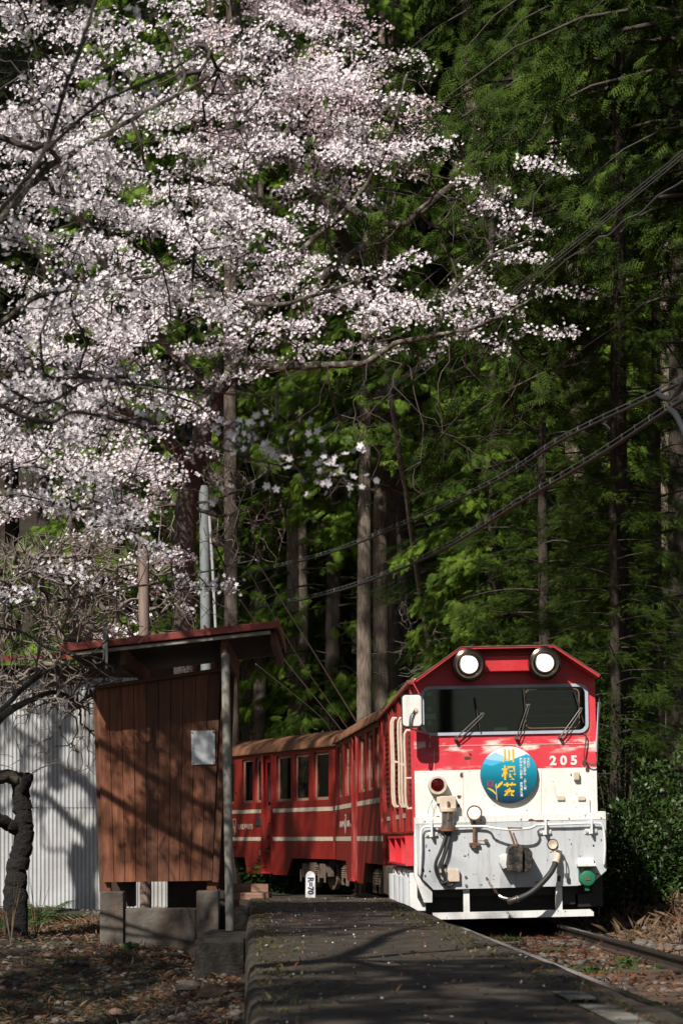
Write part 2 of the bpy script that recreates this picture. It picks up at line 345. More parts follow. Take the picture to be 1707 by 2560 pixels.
def rrect(x0, y0, x1, y1, r, n=5):
    out = []
    for cx, cy, a in ((x1 - r, y1 - r, 0), (x0 + r, y1 - r, 90), (x0 + r, y0 + r, 180), (x1 - r, y0 + r, 270)):
        out += [(cx + r * math.cos(R(a + 90 * i / n)), cy + r * math.sin(R(a + 90 * i / n))) for i in range(n + 1)]
    return out
def copy_tree(o, loc=None, rz=None, scale=None, parent=None):
    c = o.copy(); link(c)
    if parent: c.parent = parent
    if loc is not None: c.location = loc
    if rz is not None: c.rotation_euler = (0, 0, rz)
    if scale is not None: c.scale = (scale,) * 3 if isinstance(scale, (int, float)) else scale
    for ch in list(o.children): copy_tree(ch, parent=c)
    return c
def smoothstep(a, b, x): t = np.clip((x - a) / (b - a), 0, 1); return t * t * (3 - 2 * t)
# ------------------------------------------------------------ ground
def tx(y): return 1.955 - .0425 * (y - 17.8) if y < 24 else 1.69 - .035 * (y - 24) - (0.0022 * max(0, y - 30) ** 2)   # track centre
def ground_z(x, y):
    x = np.asarray(x, float); y = np.asarray(y, float)
    z = -.13 + 0 * x
    left = smoothstep(-.035 * y - .0, -.035 * y - .9, x)
    zl = np.interp(y, [0, 12, 15, 17, 19.2, 25, 45], [-.42, -.4, -.32, -.2, .035, .13, .2])
    z = z * (1 - left) + zl * left
    right = smoothstep(3.0, 4.6, x + .035 * (y - 20)) * smoothstep(18, 27, y)
    z = z + right * .3
    z = z + smoothstep(50, 58, y) * .3 + np.maximum(0, y - 56) * .62
    z = z + np.maximum(0, -x - 9) * .35 * smoothstep(22, 34, y) + np.maximum(0, x - 7) * .5 * smoothstep(15, 30, y)
    z = z + .03 * np.sin(x * 2.1 + y * .7) * np.sin(y * 1.3 - x) + .012 * np.sin(x * 9 + 1) * np.sin(y * 7)
    return np.minimum(z, 75)
def grid(xs, ys):
    X, Yg = np.meshgrid(xs, ys); V = np.stack([X, Yg, ground_z(X, Yg)], -1).reshape(-1, 3)
    nx = len(xs); i = np.arange(nx - 1)[None] + nx * np.arange(len(ys) - 1)[:, None]
    return V, np.stack([i, i + 1, i + nx + 1, i + nx], -1).reshape(-1, 4)
xs = np.concatenate([np.linspace(-220, -12, 25), np.linspace(-11, 11, 150), np.linspace(12, 220, 25)])
ys = np.concatenate([np.linspace(-120, 3, 20), np.linspace(4, 34, 190), np.linspace(35, 260, 90)])
V, F = grid(xs, ys); g_o = mesh_np('ground', V, F, 'soil', smooth=True); tag(g_o, kind='structure')

# platform
g = G(); gp = []
ys_ = list(np.arange(1.5, 25.5, .25)) + [25.5]
rr = random.Random(3)
for y in ys_:
    xl = -.039 * y + rr.uniform(-.012, .012); xr = 1.20 - .0382 * (y - 8.7) + rr.uniform(-.02, .02)
    zt = .25 + .006 * math.sin(y * 1.7); e = [(xl, -.7), (xl - .004, zt - .06), (xl + .006, zt - .018), (xl + .03, zt)] + [(xl + .07 + (xr - xl - .14) * k / 6, zt + .004 * math.sin(y * 3 + k * 2)) for k in range(1, 6)] + [(xr - .07, zt), (xr - .015, zt - .03), (xr, zt - .1), (xr, -.7)]
    gp.append([(a, y, b) for a, b in e])
n_ = len(gp[0])
g.add([p for r_ in gp for p in r_], [(j * n_ + i, (j + 1) * n_ + i, (j + 1) * n_ + i + 1, j * n_ + i + 1) for j in range(len(gp) - 1) for i in range(n_ - 1)] + [tuple(range(n_)), tuple(range((len(gp) - 1) * n_, len(gp) * n_))[::-1]])
plat = g.build('platform', 'plat', smooth=True); tag(plat, kind='structure')
g = G()
for y0, y1 in ((7.6, 8.75), (9.0, 9.5)):
    f_ = lambda y: 1.20 - .0382 * (y - 8.7)
    g.add([(f_(y0) - .34, y0, .262), (f_(y0) - .22, y0, .262), (f_(y1) - .22, y1, .262), (f_(y1) - .34, y1, .262)], [(0, 1, 2, 3)])
o = g.build('line_marking', 'worn'); tag(o, kind='structure')

# track
trk = empty('railway_track', (0, 0, 0), label='narrow railway track running beside the platform under the red train', cat='railway track')
def railpts(off, y0, y1, z):
    out = []
    for y in np.arange(y0, y1, .5):
        d = tx(y + .1) - tx(y - .1); nn = Vector((.2, -d, 0)).normalized(); out.append(Vector((tx(y), y, z)) + nn * off)
    return out
def sweep(g, pts, prof):
    n = len(prof); vs = []
    for i, p in enumerate(pts):
        t = (pts[min(i + 1, len(pts) - 1)] - pts[max(i - 1, 0)]).normalized(); s_ = t.cross(Vector((0, 0, 1))).normalized()
        vs += [p + s_ * a + Vector((0, 0, b)) for a, b in prof]
    g.add(vs, [(j * n + k, j * n + (k + 1) % n, (j + 1) * n + (k + 1) % n, (j + 1) * n + k) for j in range(len(pts) - 1) for k in range(n)] + [tuple(range(n))[::-1]])
RP = [(-.05, -.11), (-.05, -.098), (-.008, -.085), (-.008, -.03), (-.028, -.022), (-.03, -.001), (.03, -.001), (.028, -.022), (.008, -.03), (.008, -.085), (.05, -.098), (.05, -.11)]
for sd in (-1, 1):
    g = G(); sweep(g, railpts(sd * .533, 3, 60, 0), RP)
    r_ = g.build('rail', 'rail', trk)
    g = G(); sweep(g, railpts(sd * .533, 3, 60, 0), [(-.026, 0), (.026, 0), (.026, -.004), (-.026, -.004)]); g.build('rail_head', 'railtop', r_)
slp = None
for i, y in enumerate(np.arange(6, 40, .62)):
    if slp is None:
        slp = G().box((0, 0, 0), (1.75, .19, .12)).build('sleeper', 'sleeper', trk, bevel=.01); s_ = slp
    else: s_ = link(slp.copy(), trk)
    s_.location = (tx(y), y, -.172 + rng.uniform(-.01, .01)); s_.rotation_euler = (0, 0, .04)

# ------------------------------------------------------------ locomotive (local: x right, y rearwards, z up; front face at y = 0)
CT, ST = math.cos(.021), .021
def F2(px, py):
    dx, dy = px - 1272, 2315 - py
    return (dx * CT + dy * ST) / 250, (-dx * ST + dy * CT) / 250
def FP(px, py, d=0):
    u, v = F2(px, py); return Vector((u, -d, v))
loco = empty('diesel_locomotive', (1.674, 24, 0), label='red and white narrow gauge diesel locomotive with round badge and lit headlights', cat='locomotive')
loco.rotation_euler = (0, -.021, .0279)
LL = 7.3
fy = lambda d: (lambda u, v, w: Vector((u, -d - w, v)))
sect = [F2(1038, 2058), F2(1036, 1703), F2(1145, 1627), F2(1376, 1622), F2(1485, 1690), F2(1494, 2058)]
xl, xr = sect[0][0], sect[-1][0]
outer = [(xl, sect[0][1]), (xl, sect[1][1]), sect[2], sect[3], (xr, sect[4][1]), (xr, sect[5][1])]
u0, v0 = F2(1060, 1833); u1, v1 = F2(1461, 1716)
winr = rrect(u0, v0, u1, v1, .07)
plate('front_wall', outer, [winr], 'loco', fy(-.02), loco, .04)
wf = plate('windscreen_frame', rrect(u0 - .03, v0 - .03, u1 + .03, v1 + .03, .09), [winr], 'wframe', fy(.008), loco, .03)
plate('windscreen', rrect(u0 - .005, v0 - .005, u1 + .005, v1 + .005, .07), [], 'glass', fy(-.008), wf, .006)
a0, b0 = F2(1313, 1822); a1, b1 = F2(1447, 1720)
plate('inner_pane_rim', rrect(a0, b0, a1, b1, .05), [rrect(a0 + .01, b0 + .01, a1 - .01, b1 - .01, .045)], 'rust', fy(.003), wf, .012)
g = G()
for k in range(5):
    z = b0 + .05 + k * .08; g.bb((a0 + .01, .012, z), (a1 - .01, .014, z + .002))
g.build('heater_wire', 'gwire', wf)
# side walls, roof
g = G()
for x in (xl, xr):
    s_ = 1 if x > 0 else -1
    g.bb((x - s_ * .03, .002, .95), (x, LL, sect[1][1] if x < 0 else sect[4][1]))
g.bb((xl + .03, LL - .03, .95), (xr - .03, LL, 2.35)); g.bb((xl + .03, .05, .93), (xr - .03, LL, .97))
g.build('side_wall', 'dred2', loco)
ro = [(sect[1][0] - .015, sect[1][1] - .01), (sect[2][0], sect[2][1] + .012), (sect[3][0], sect[3][1] + .012), (sect[4][0] + .02, sect[4][1] - .01)]
ri = [(p[0] * .985, p[1] - .02) for p in ro]
g = G(); poly = ro + ri[::-1]
g.add([(p[0], y, p[1]) for y in (-.30, LL + .1) for p in poly], [(0, 1, 6, 7), (1, 2, 5, 6), (2, 3, 4, 5)] + [tuple(8 + q for q in f) for f in ((7, 6, 1, 0), (6, 5, 2, 1), (5, 4, 3, 2))] + [(i, (i + 1) % 8, (i + 1) % 8 + 8, i + 8) for i in range(8)])
g.build('roof', 'red', loco)
g = G(); g.tube([(p[0], -.302, p[1]) for p in ro], .006, 6); g.build('roof_edge', 'rust', loco)
# cab inside
g = G(); zf = v0 - .1
g.bb((xl + .04, 1.5, zf), (xr - .04, 1.52, 2.55)); g.bb((xl + .04, .03, zf), (xr - .04, 1.5, zf + .02)); g.bb((xl + .05, .03, zf), (xl + .04, 1.5, 2.5)); g.bb((xr - .05, .03, zf), (xr - .04, 1.5, 2.5))
g.bb((-.4, .5, zf), (.5, .8, zf + .28)); g.box((.05, .9, zf + .35), (.35, .1, .3))
g.build('cab_interior', 'dark', loco)
g = G()
for py, r in ((1765, .03), (1785, .02), (1800, .028)): g.cyl(FP(1074, py, -.12), FP(1074, py + 12, -.12), r * .8)
g.box(FP(1074, 1790, -.12), (.13, .03, .05)); g.box(FP(1074, 1733, -.1), (.05, .02, .04)); g.build('cab_signal_lamp', 'pale', loco)
G().box(FP(1077, 1808, -.12), (.05, .03, .04)).build('cab_red_tag', 'bred', loco)
G().box(FP(1252, 1822, -.04), (.14, .01, .03)).build('yellow_card', 'yplate', loco)
# panel between lamps
g = G(); pa, pb = FP(1150, 1645), FP(1383, 1679)
g.bb((pa.x, -.19, pb.z), (pb.x, .0, pa.z)); g.build('lamp_panel', 'red', loco, bevel=.008)
for cx, cy in ((1165.5, 1668), (1352.6, 1663.5)):
    c = FP(cx, cy, .0)
    g = G().lathe(c, (0, -1, 0), [(0, .15), (.22, .158), (.31, .166), (.335, .158), (.345, .135), (.315, .105), (.31, .095)], 40)
    hl = g.build('headlight', 'chrome', loco, smooth=True)
    G().lathe(c, (0, -1, 0), [(.29, .0), (.29, .1), (.325, .098), (.33, .09)], 32).build('rim', 'steel', hl, smooth=True)
    G().lathe(c, (0, -1, 0), [(.318, .088), (.336, .085), (.345, .05), (.348, .001)], 32).build('lens', 'lampglass', hl, smooth=True)
    G().box(c + Vector((0, -.35, 0)), (.012, .01, .05)).build('bulb', 'bulb', hl)
# wipers
for (p0, e0, b0_, b1_) in (((1137, 1847), (1203, 1785), (1185, 1745), (1198, 1828)), ((1289, 1845), (1317, 1763), (1307, 1724), (1313, 1800)), ((1398, 1842), (1448, 1772), (1434, 1730), (1457, 1807))):
    a, b = FP(*p0, .05), FP(*e0, .075); g = G()
    g.cyl(FP(*p0, 0), FP(*p0, .07), .018); g.tube([a, b], .007, 6); g.tube([a + Vector((.028, 0, -.02)), b + Vector((.012, 0, -.02))], .005, 6)
    g.box(FP(*e0, .07), (.04, .02, .02)); wi = g.build('wiper', 'steel', loco)
    G().tube([FP(*b0_, .05), FP(*b1_, .05)], .007, 6).build('blade', 'hose', wi)
# badge
bc = FP(1270.5, 1937, 0); br = .285
bd = bpy.data.objects.new('round_badge', None); link(bd, loco); bd.location = bc + Vector((0, -.05, 0)); bd['label'] = 'round tea badge with gold brush lettering'
G().cyl((0, .05, 0), (0, .004, 0), br, n=56).build('backing_disc', 'bback', bd)
def disc_clip(ridge, zfn, m, name):     # area of the disc under a ridge line
    xs = np.linspace(-br + .002, br - .002, 70); g = G(); top = []; bot = []
    rim = lambda x: math.sqrt(max(0, (br - .002) ** 2 - x * x))
    for x in xs: top.append(min(rim(x), max(-rim(x), ridge(x)))); bot.append(-rim(x))
    vs = [(x, zfn, t) for x, t in zip(xs, top)] + [(x, zfn, b) for x, b in zip(xs, bot)]; n = len(xs)
    g.add(vs, [(i, i + 1, n + i + 1, n + i) for i in range(n - 1)]); return g.build(name, m, bd)
Z_ = lambda q: (800 - q) * .1212 / 250
ir = lambda X_, Y_: (lambda x: float(np.interp(x, [(q - 748) * .1212 / 250 for q in X_], [Z_(q) for q in Y_])))
jag = lambda f: (lambda x: f(x) + .0015 * math.sin(x * 190) + .001 * math.sin(x * 410))
disc_clip(lambda x: 1, -.000, 'bwhite', 'badge_sky')
disc_clip(jag(ir([150, 350, 480, 620, 800, 1300], [500, 400, 340, 410, 520, 600])), -.0015, 'bblue', 'far_mountain')
disc_clip(jag(ir([150, 280, 420, 620, 800, 1300], [440, 465, 500, 515, 600, 800])), -.003, 'bblue2', 'middle_mountain')
disc_clip(jag(ir([150, 215, 270, 380, 470, 600, 800, 950, 1120, 1210, 1340], [590, 580, 572, 612, 590, 540, 500, 440, 385, 430, 560])), -.0045, 'badge', 'near_mountain')
def bt(x0, y0, d=.006, tilt=0): return lambda x, y, z: Vector(((x0 - 748) * .1212 / 250 + x, -d - z, (800 - y0) * .1212 / 250 + y))
for ch, cx, cy, sz, sx in (('川', 745, 425, .148, .85), ('根', 745, 785, .15, 1.0), ('茶', 755, 1130, .148, .9)):
    text('badge_character', ch, sz, 'gold', bt(cx, cy), bd, bold=.0035, sx=sx)
def vert(s, x, y0, dy, sz):
    y = y0
    for ch in s:
        if ch != ' ': text('award_character', ch, sz, 'ltr', bt(x, y), bd, bold=.0006, depth=.0005)
        y += dy
vert('令和四年', 1150, 490, 60, .0285); vert('全国茶品評会 上席入賞', 1072, 490, 60, .0285); vert('静岡県茶品評会 産地賞受賞', 997, 490, 62, .0285)
sc_ = .1212 / 250
g = G()
def leafshape(pts): g.add([((x - 748) * sc_, -.006, (800 - y) * sc_) for x, y in pts], [tuple(range(len(pts)))])
leafshape([(285, 1065), (340, 1070), (420, 1110), (470, 1180), (480, 1215), (440, 1180), (380, 1130)]); leafshape([(620, 935), (590, 940), (530, 980), (490, 1040), (485, 1085), (540, 1050), (600, 990)])
leafshape([(470, 975), (482, 975), (482, 1090), (492, 1325), (478, 1325), (470, 1090), (458, 1030)])
g.build('tea_sprig', 'gold', bd)
q = lambda x, y: (x - 748) * sc_
plate('red_seal', rrect(q(297, 0), Z_(1035), q(410, 0), Z_(922), .004), [rrect(q(310, 0), Z_(1022), q(397, 0), Z_(936), .003)], 'bred', fy(.0065), bd, .001)
text('seal_character', '川根', .017, 'bred', bt(353, 958), bd); text('seal_character', '本町', .017, 'bred', bt(353, 1003), bd)
# number and small writing
o = text('number_lettering', '2 0 5', .125, 'ltr', (lambda u, v: lambda x, y, z: Vector((u + x * 1.08, -.004 - z, v + y)))(*F2(1408, 1902)), loco, bold=.0055)
# paint chips
def chip(px, py, w_, h_, sd, d=.0025):
    r_ = random.Random(sd); g = G(); n = 13; pts = [FP(px + w_ / 2 * math.cos(6.283 * k / n) * r_.uniform(.55, 1.1), py + h_ / 2 * math.sin(6.283 * k / n) * r_.uniform(.55, 1.1), d) for k in range(n)]
    g.add(pts, [tuple(range(n))]); g.build('rust_patch', 'patch', loco)
for i, c_ in enumerate([(1168, 1896, 20, 9), (1153, 1938, 9, 18), (1147, 1992, 12, 12), (1146, 2014, 9, 12), (1460, 1908, 15, 22), (1468, 1922, 12, 20), (1426, 2026, 10, 16), (1444, 2028, 9, 15), (1430, 2041, 12, 4), (1095, 2011, 8, 8), (1094, 2042, 8, 7), (1175, 1886, 8, 10), (1427, 1937, 5, 9)]): chip(*c_, i, .0025 if c_[1] < 2020 or c_[0] < 1200 else .0225)
for i, c_ in enumerate([(1350, 2052, 50, 7), (1325, 2050, 16, 6), (1110, 2165, 12, 14), (1395, 2196, 12, 20), (1412, 2188, 7, 12)]): chip(*c_, 40 + i, .0725)
# welded seams and rivets of the face
g = G()
g.tube([FP(1045, 1866, .002), FP(1484, 1858, .002)], .004, 4); g.tube([FP(1157, 1930, .002), FP(1157, 2050, .002)], .003, 4); g.tube([FP(1352, 1930, .002), FP(1352, 2048, .002)], .003, 4); g.tube([FP(1084, 1868, .002), FP(1084, 1925, .002)], .003, 4)
g.build('weld_seam', 'red' if False else 'cream', loco)
for px in (1060, 1120, 1200, 1300, 1420, 1500): G().lathe(FP(px, 2054 - (px - 1060) * .02, .069), (0, -1, 0), [(0, .009), (.005, .006)], 8).build('rivet', 'rust', loco)
# marker lamp
c = FP(1091.6, 1963.6, 0)
ml = G().lathe(c, (0, -1, 0), [(0, .08), (.03, .095), (.10, .093), (.115, .09), (.115, .07), (.09, .066)], 32).build('marker_lamp', 'cream', loco, smooth=True)
G().lathe(c, (0, -1, 0), [(.085, .068), (.10, .06), (.112, .03), (.115, .001)], 24).build('lens', 'redlens', ml, smooth=True)
# jumper connector with hoses
g = G(); g.bb(FP(1097, 2024, .02), FP(1136, 1990, .14)); g.cyl(FP(1117, 2020, .1), FP(1117, 2030, .1), .085, n=20); g.bb(FP(1090, 2010, .0), FP(1100, 1992, .10))
jc = g.build('jumper_socket', 'cream', loco, bevel=.006)
G().cyl(FP(1117, 2030, .1), FP(1117, 2064, .1), .062, n=20).build('cylinder', 'steel', jc, smooth=True)
g = G(); g.cyl(FP(1117, 2064, .1), FP(1117, 2078, .1), .078, n=20); g.box(FP(1117, 2071, .1), (.19, .05, .03)); g.cyl(FP(1117, 2004, .16), FP(1117, 2050, .165), .012); g.build('collar', 'rust', jc)
for k, (x0, xm, xe, ye) in enumerate(((1113, 1086, 1106, 2207), (1123, 1102, 1112, 2210))):
    G().tube([FP(x0, 2076, .1), FP(x0 - 3, 2095, .11), FP((x0 + xm) / 2, 2125, .13), FP(xm, 2160, .13), FP(xm + 6, 2190, .12), FP(xe, ye, .11), FP(1123, 2214, .1), FP(1133, 2203, .09), FP(1134, 2186, .08)], .0165, 10, smooth=6).build('jumper_hose', 'hose', jc, smooth=True)
g = G(); g.bb(FP(1096, 2182, .06), FP(1112, 2172, .12)); g.bb(FP(1117, 2204, .06), FP(1145, 2173, .13)); g.build('hose_dock', 'cream', loco, bevel=.006)
G().tube([FP(1098, 2205, .13), FP(1107, 2207, .14), FP(1118, 2200, .13)], .006, 6).build('hose_clip', 'steel', loco)
# safety wires
g = G(); g.tube([FP(1080, 2000, .05), FP(1070, 2020, .08), FP(1068, 2045, .06), FP(1080, 2062, .08), FP(1100, 2090, .09), FP(1115, 2105, .09)], .0025, 4, smooth=5); g.tube([FP(1086, 1990, .05), FP(1077, 2010, .08), FP(1084, 2035, .05), FP(1074, 2065, .1)], .0025, 4, smooth=5); g.build('safety_wire', 'black', loco)
# small headlight
c = FP(1182, 2033, .1)
sl = G().lathe(c, (0, -1, 0), [(-.06, .03), (-.02, .06), (.04, .077), (.055, .078), (.06, .07), (.05, .066)], 28).build('tail_lamp', 'rust', loco, smooth=True)
G().lathe(c, (0, -1, 0), [(.045, .066), (.062, .05), (.068, .001)], 24).build('lens', 'lampglass', sl, smooth=True)
g = G(); g.cyl(FP(1183, 2050, .1), FP(1183, 2106, .1), .017); g.box(FP(1183, 2110, .07), (.1, .1, .03)); g.cyl(FP(1183, 2113, .1), FP(1183, 2120, .1), .03); g.cyl(FP(1212, 2102, .06), FP(1212, 2102, .12), .02); g.tube([FP(1186, 2102, .1), FP(1212, 2102, .11)], .005, 6); g.build('bracket', 'rust', sl)
# buffer plate
bo = [F2(*p) for p in ((1037, 2061), (1512, 2049), (1513, 2176), (1481, 2205), (1441, 2214), (1082, 2224), (1044, 2186))]
plate('buffer_plate', bo, [], 'grey', fy(.045), loco, .05)
g = G(); top = [F2(1037, 2046), F2(1511, 2030)]
plate('plate_upper_band', [F2(1037, 2060), F2(1037, 2044), F2(1494, 2031), F2(1494, 2028), F2(1511, 2028), F2(1512, 2048)], [], 'white', fy(.044), loco, .05)
plate('side_skirt_plate', [F2(*p) for p in ((1035, 2044), (1043, 2044), (1043, 2188), (1080, 2226), (1080, 2256), (1059, 2256), (1035, 2190))], [], 'white', fy(-.05), loco, .08)
for i, c_ in enumerate([(1240, 2100, 6, 4), (1160, 2140, 8, 5), (1168, 2136, 4, 6), (1200, 2212, 10, 3), (1340, 2205, 14, 4), (1425, 2110, 4, 5), (1448, 2140, 5, 4), (1500, 2100, 4, 8), (1056, 2175, 7, 16), (1062, 2190, 6, 8), (1130, 2205, 6, 5), (1365, 2150, 4, 3), (1490, 2185, 9, 6)]): chip(*c_, 70 + i, .0725)
g = G()
for px, py in ((1071.5, 2126), (1072.5, 2178), (1481, 2114)): g.cyl(FP(px, py, .068), FP(px, py, .073), .010, n=10)
g.build('plate_hole', 'black', loco)
for px, py in ((1162, 2192), (1163, 2213), (1214, 2195)): G().cyl(FP(px, py, .07), FP(px, py, .085), .013, n=8).build('bolt', 'rust', loco)
# handrail and its brackets
hp = [FP(1048, 2185, .10), FP(1050, 2130, .12), FP(1050, 2085, .12), FP(1053, 2073, .12), FP(1064, 2067, .12), FP(1120, 2067, .12), FP(1208, 2066, .12), FP(1220, 2069, .2), FP(1262, 2074, .24), FP(1310, 2072, .24), FP(1330, 2067, .2), FP(1342, 2063, .12), FP(1420, 2060, .12), FP(1488, 2058, .12), FP(1500, 2063, .12), FP(1505, 2076, .12), FP(1508, 2120, .12), FP(1506, 2160, .10)]
G().tube(hp, .0125, 10, smooth=4).build('uncoupling_rail', 'white', loco, smooth=True)
for px in (1076, 1359.5, 1474):
    g = G(); yy = 2074 - (px - 1076) * .02; g.box(FP(px, yy, .1), (.02, .1, .15)); b_ = g.build('rail_bracket', 'white', loco, bevel=.003)
    G().box(FP(px, yy + 12, .075), (.125, .012, .055)).build('bracket_plate', 'white', b_)
    for s_ in (-11, 11): G().cyl(FP(px + s_, yy + 12, .08), FP(px + s_, yy + 12, .10), .017, n=6).build('bolt', 'grey', b_)
# coupler
g = G(); cc = lambda px, py, d: FP(px, py, d)
g.prism([F2(*p) for p in ((1262, 2120), (1270, 2114), (1294, 2114), (1297, 2122), (1297, 2178), (1288, 2180), (1262, 2176), (1258, 2160))], lambda u, v, k: (u, -.1 - .26 * k, v))
cp = g.build('coupler', 'coupler', loco, bevel=.008)
g = G(); g.prism([F2(*p) for p in ((1302, 2117), (1313, 2120), (1322, 2130), (1323, 2165), (1312, 2176), (1302, 2181))], lambda u, v, k: (u, -.07 - .24 * k, v)); g.bb(FP(1296, 2176, .08), FP(1304, 2120, .2)); g.build('coupler_knuckle', 'coupler', cp, bevel=.008)
g = G(); g.prism([F2(*p) for p in ((1243, 2140), (1252, 2134), (1262, 2134), (1262, 2168), (1252, 2172), (1243, 2158))], lambda u, v, k: (u, -.1 - .14 * k, v)); g.build('coupler_lug', 'white', cp, bevel=.006)
g = G(); g.cyl(FP(1280, 2118, .25), FP(1280, 2110, .25), .045, n=16); g.tube([FP(1266, 2074, .24), FP(1272, 2092, .26), FP(1279, 2112, .26)], .011, 6); g.tube([FP(1276, 2082, .24), FP(1286, 2110, .26)], .009, 6); g.tube([FP(1262, 2070, .25), FP(1298, 2071, .25)], .009, 6); g.build('lifting_lever', 'rust', cp)
g = G(); g.bb(FP(1240, 2210, .0), FP(1330, 2112, .069)); g.build('coupler_pocket', 'grey', cp)
# horn, air hose, chain, green socket, hatch
c = FP(1378.6, 2110.7, .07)
hn = G().lathe(c, (0, -1, 0), [(.0, .054), (.006, .056), (.006, .045)], 28).build('horn', 'black', loco)
G().lathe(c, (0, -1, 0), [(.0, .012), (.005, .02), (.02, .046), (.024, .046), (.024, .042), (.008, .017)], 28).build('horn_bell', 'cream', hn, smooth=True)
g = G(); g.lathe(FP(1393, 2133, .07), Vector((.0, -1, .1)), [(0, .03), (.04, .03), (.05, .025)], 14); g.tube([FP(1392, 2134, .1), FP(1388, 2145, .15), FP(1382, 2158, .19)], [.026, .03, .036], 12); ah = g.build('air_hose_cock', 'cream', loco, smooth=True)
g = G(); g.tube([FP(1393, 2128, .12), FP(1405, 2140, .13), FP(1411, 2160, .13), FP(1412, 2185, .12)], .006, 6, smooth=4); g.box(FP(1412, 2189, .12), (.03, .03, .05)); g.cyl(FP(1389, 2128, .1), FP(1398, 2131, .14), .018); g.build('cock_lever', 'steel', ah)
G().tube([FP(1384, 2154, .18), FP(1371, 2178, .24), FP(1348, 2204, .28), FP(1318, 2230, .3), FP(1286, 2246, .28)], .0295, 14, smooth=6).build('air_hose', 'hose', loco, smooth=True)
g = G(); g.lathe(FP(1289, 2244, .28), FP(1262, 2252, .27) - FP(1289, 2244, .28), [(0, .034), (.02, .036), (.03, .028), (.07, .03), (.1, .038), (.12, .02)], 14); g.tube([FP(1264, 2246, .27), FP(1250, 2243, .26), FP(1241, 2238, .24)], .017, 8); g.build('hose_coupling', 'steel', loco, smooth=True)
pa_, pb_ = FP(1216, 2198, .09), FP(1264, 2246, .27); lk = None
for k in range(12):
    t = (k + .5) / 12; p = pa_.lerp(pb_, t) + Vector((0, -.01, -.05 * math.sin(math.pi * t))); dr = (pb_ - pa_).normalized(); sdv = (Vector((0, 1, 0)) if k % 2 else dr.cross(Vector((0, 1, 0)))).normalized()
    pts = [p + dr * .017 * math.cos(a) + sdv * .009 * math.sin(a) for a in np.linspace(0, 2 * math.pi, 9)]
    G().tube(pts, .003, 4).build('chain_link', 'rust', loco)
g = G(); g.bb(FP(1440, 2162, .07), FP(1480, 2145, .11)); g.bb(FP(1438, 2166, .07), FP(1484, 2158, .2)); gs = g.build('socket_hood', 'white', loco, bevel=.004)
g = G(); g.bb(FP(1443, 2200, .08), FP(1481, 2166, .13)); c = FP(1463, 2195, .13); g.lathe(c, (0, -1, 0), [(-.05, .07), (.03, .078), (.045, .074), (.05, .06)], 26); g.bb(FP(1458, 2226, .1), FP(1468, 2210, .14)); g.build('green_socket', 'green', gs, smooth=True)
G().box(FP(1463, 2196, .185), (.05, .006, .028)).build('socket_plate', 'rust', gs)
g = G()
for s_ in (-9, 9): g.cyl(FP(1463 + s_, 2182, .14), FP(1463 + s_, 2168, .14), .009)
g.bb(FP(1447, 2178, .12), FP(1452, 2168, .15)); g.bb(FP(1475, 2178, .12), FP(1481, 2168, .15)); g.build('socket_hinge', 'steel', gs)
g = G(); g.bb(FP(1383, 2043, .0), FP(1473, 1997, .025)); ht = g.build('front_hatch', 'white', loco, bevel=.004)
for px in (1400.5, 1452.5):
    G().bb(FP(px - 9, 2001, .02), FP(px + 9, 1990, .045)).build('hinge', 'cream', ht, bevel=.003)
G().bb(FP(1382, 2048, .0), FP(1474, 2044, .03)).build('hatch_sill', 'rust', ht)
G().bb(FP(1433, 1950, .0), FP(1446, 1930, .05)).build('socket_box', 'cream', loco, bevel=.006)
G().box(FP(1079, 1865, .003), (.125, .006, .1)).build('mirror_plate', 'red', loco, bevel=.003)
# mirror
mc = FP(1024.5, 1782, .34)
g = G(); g.prism(rrect(-.105, -.165, .105, .165, .04), lambda u, v, k: (mc.x + u, mc.y + .0 + .03 * k, mc.z + v)); mr_ = g.build('rear_view_mirror', 'hose', loco)
g = G(); g.prism(rrect(-.094, -.154, .094, .154, .035), lambda u, v, k: (mc.x + u, mc.y - .022 + .03 * k, mc.z + v)); g.build('mirror_shell', 'white', mr_, bevel=.008)
g = G(); g.lathe(mc + Vector((.025, -.02, 0)), (0, -1, 0), [(0, .034), (.008, .034), (.01, .02), (.02, .018)], 20); g.build('mirror_boss', 'cream', mr_)
G().tube([mc + Vector((.015, -.05, .01)), mc + Vector((-.02, -.06, -.06)), mc + Vector((-.026, -.06, -.16)), mc + Vector((.01, -.03, -.19)), FP(1055, 1833, .2), FP(1072, 1842, .04), FP(1074, 1868, .02)], .010, 8, smooth=4).build('mirror_arm', 'steel', mr_, smooth=True)
G().tube([FP(1459, 1833, .01), FP(1463, 1840, .05), FP(1461, 1865, .05), FP(1458, 1890, .05), FP(1466, 1907, .05), FP(1480, 1912, .05), FP(1490, 1905, .04), FP(1492, 1870, .03), FP(1495, 1800, .02), FP(1497, 1742, .02)], .0075, 7, smooth=4).build('aerial_cable', 'steel', loco, smooth=True)
G().cyl(FP(1497, 1755, .01), FP(1490, 1880, .01), .013).build('aerial_pole', 'wframe', loco)
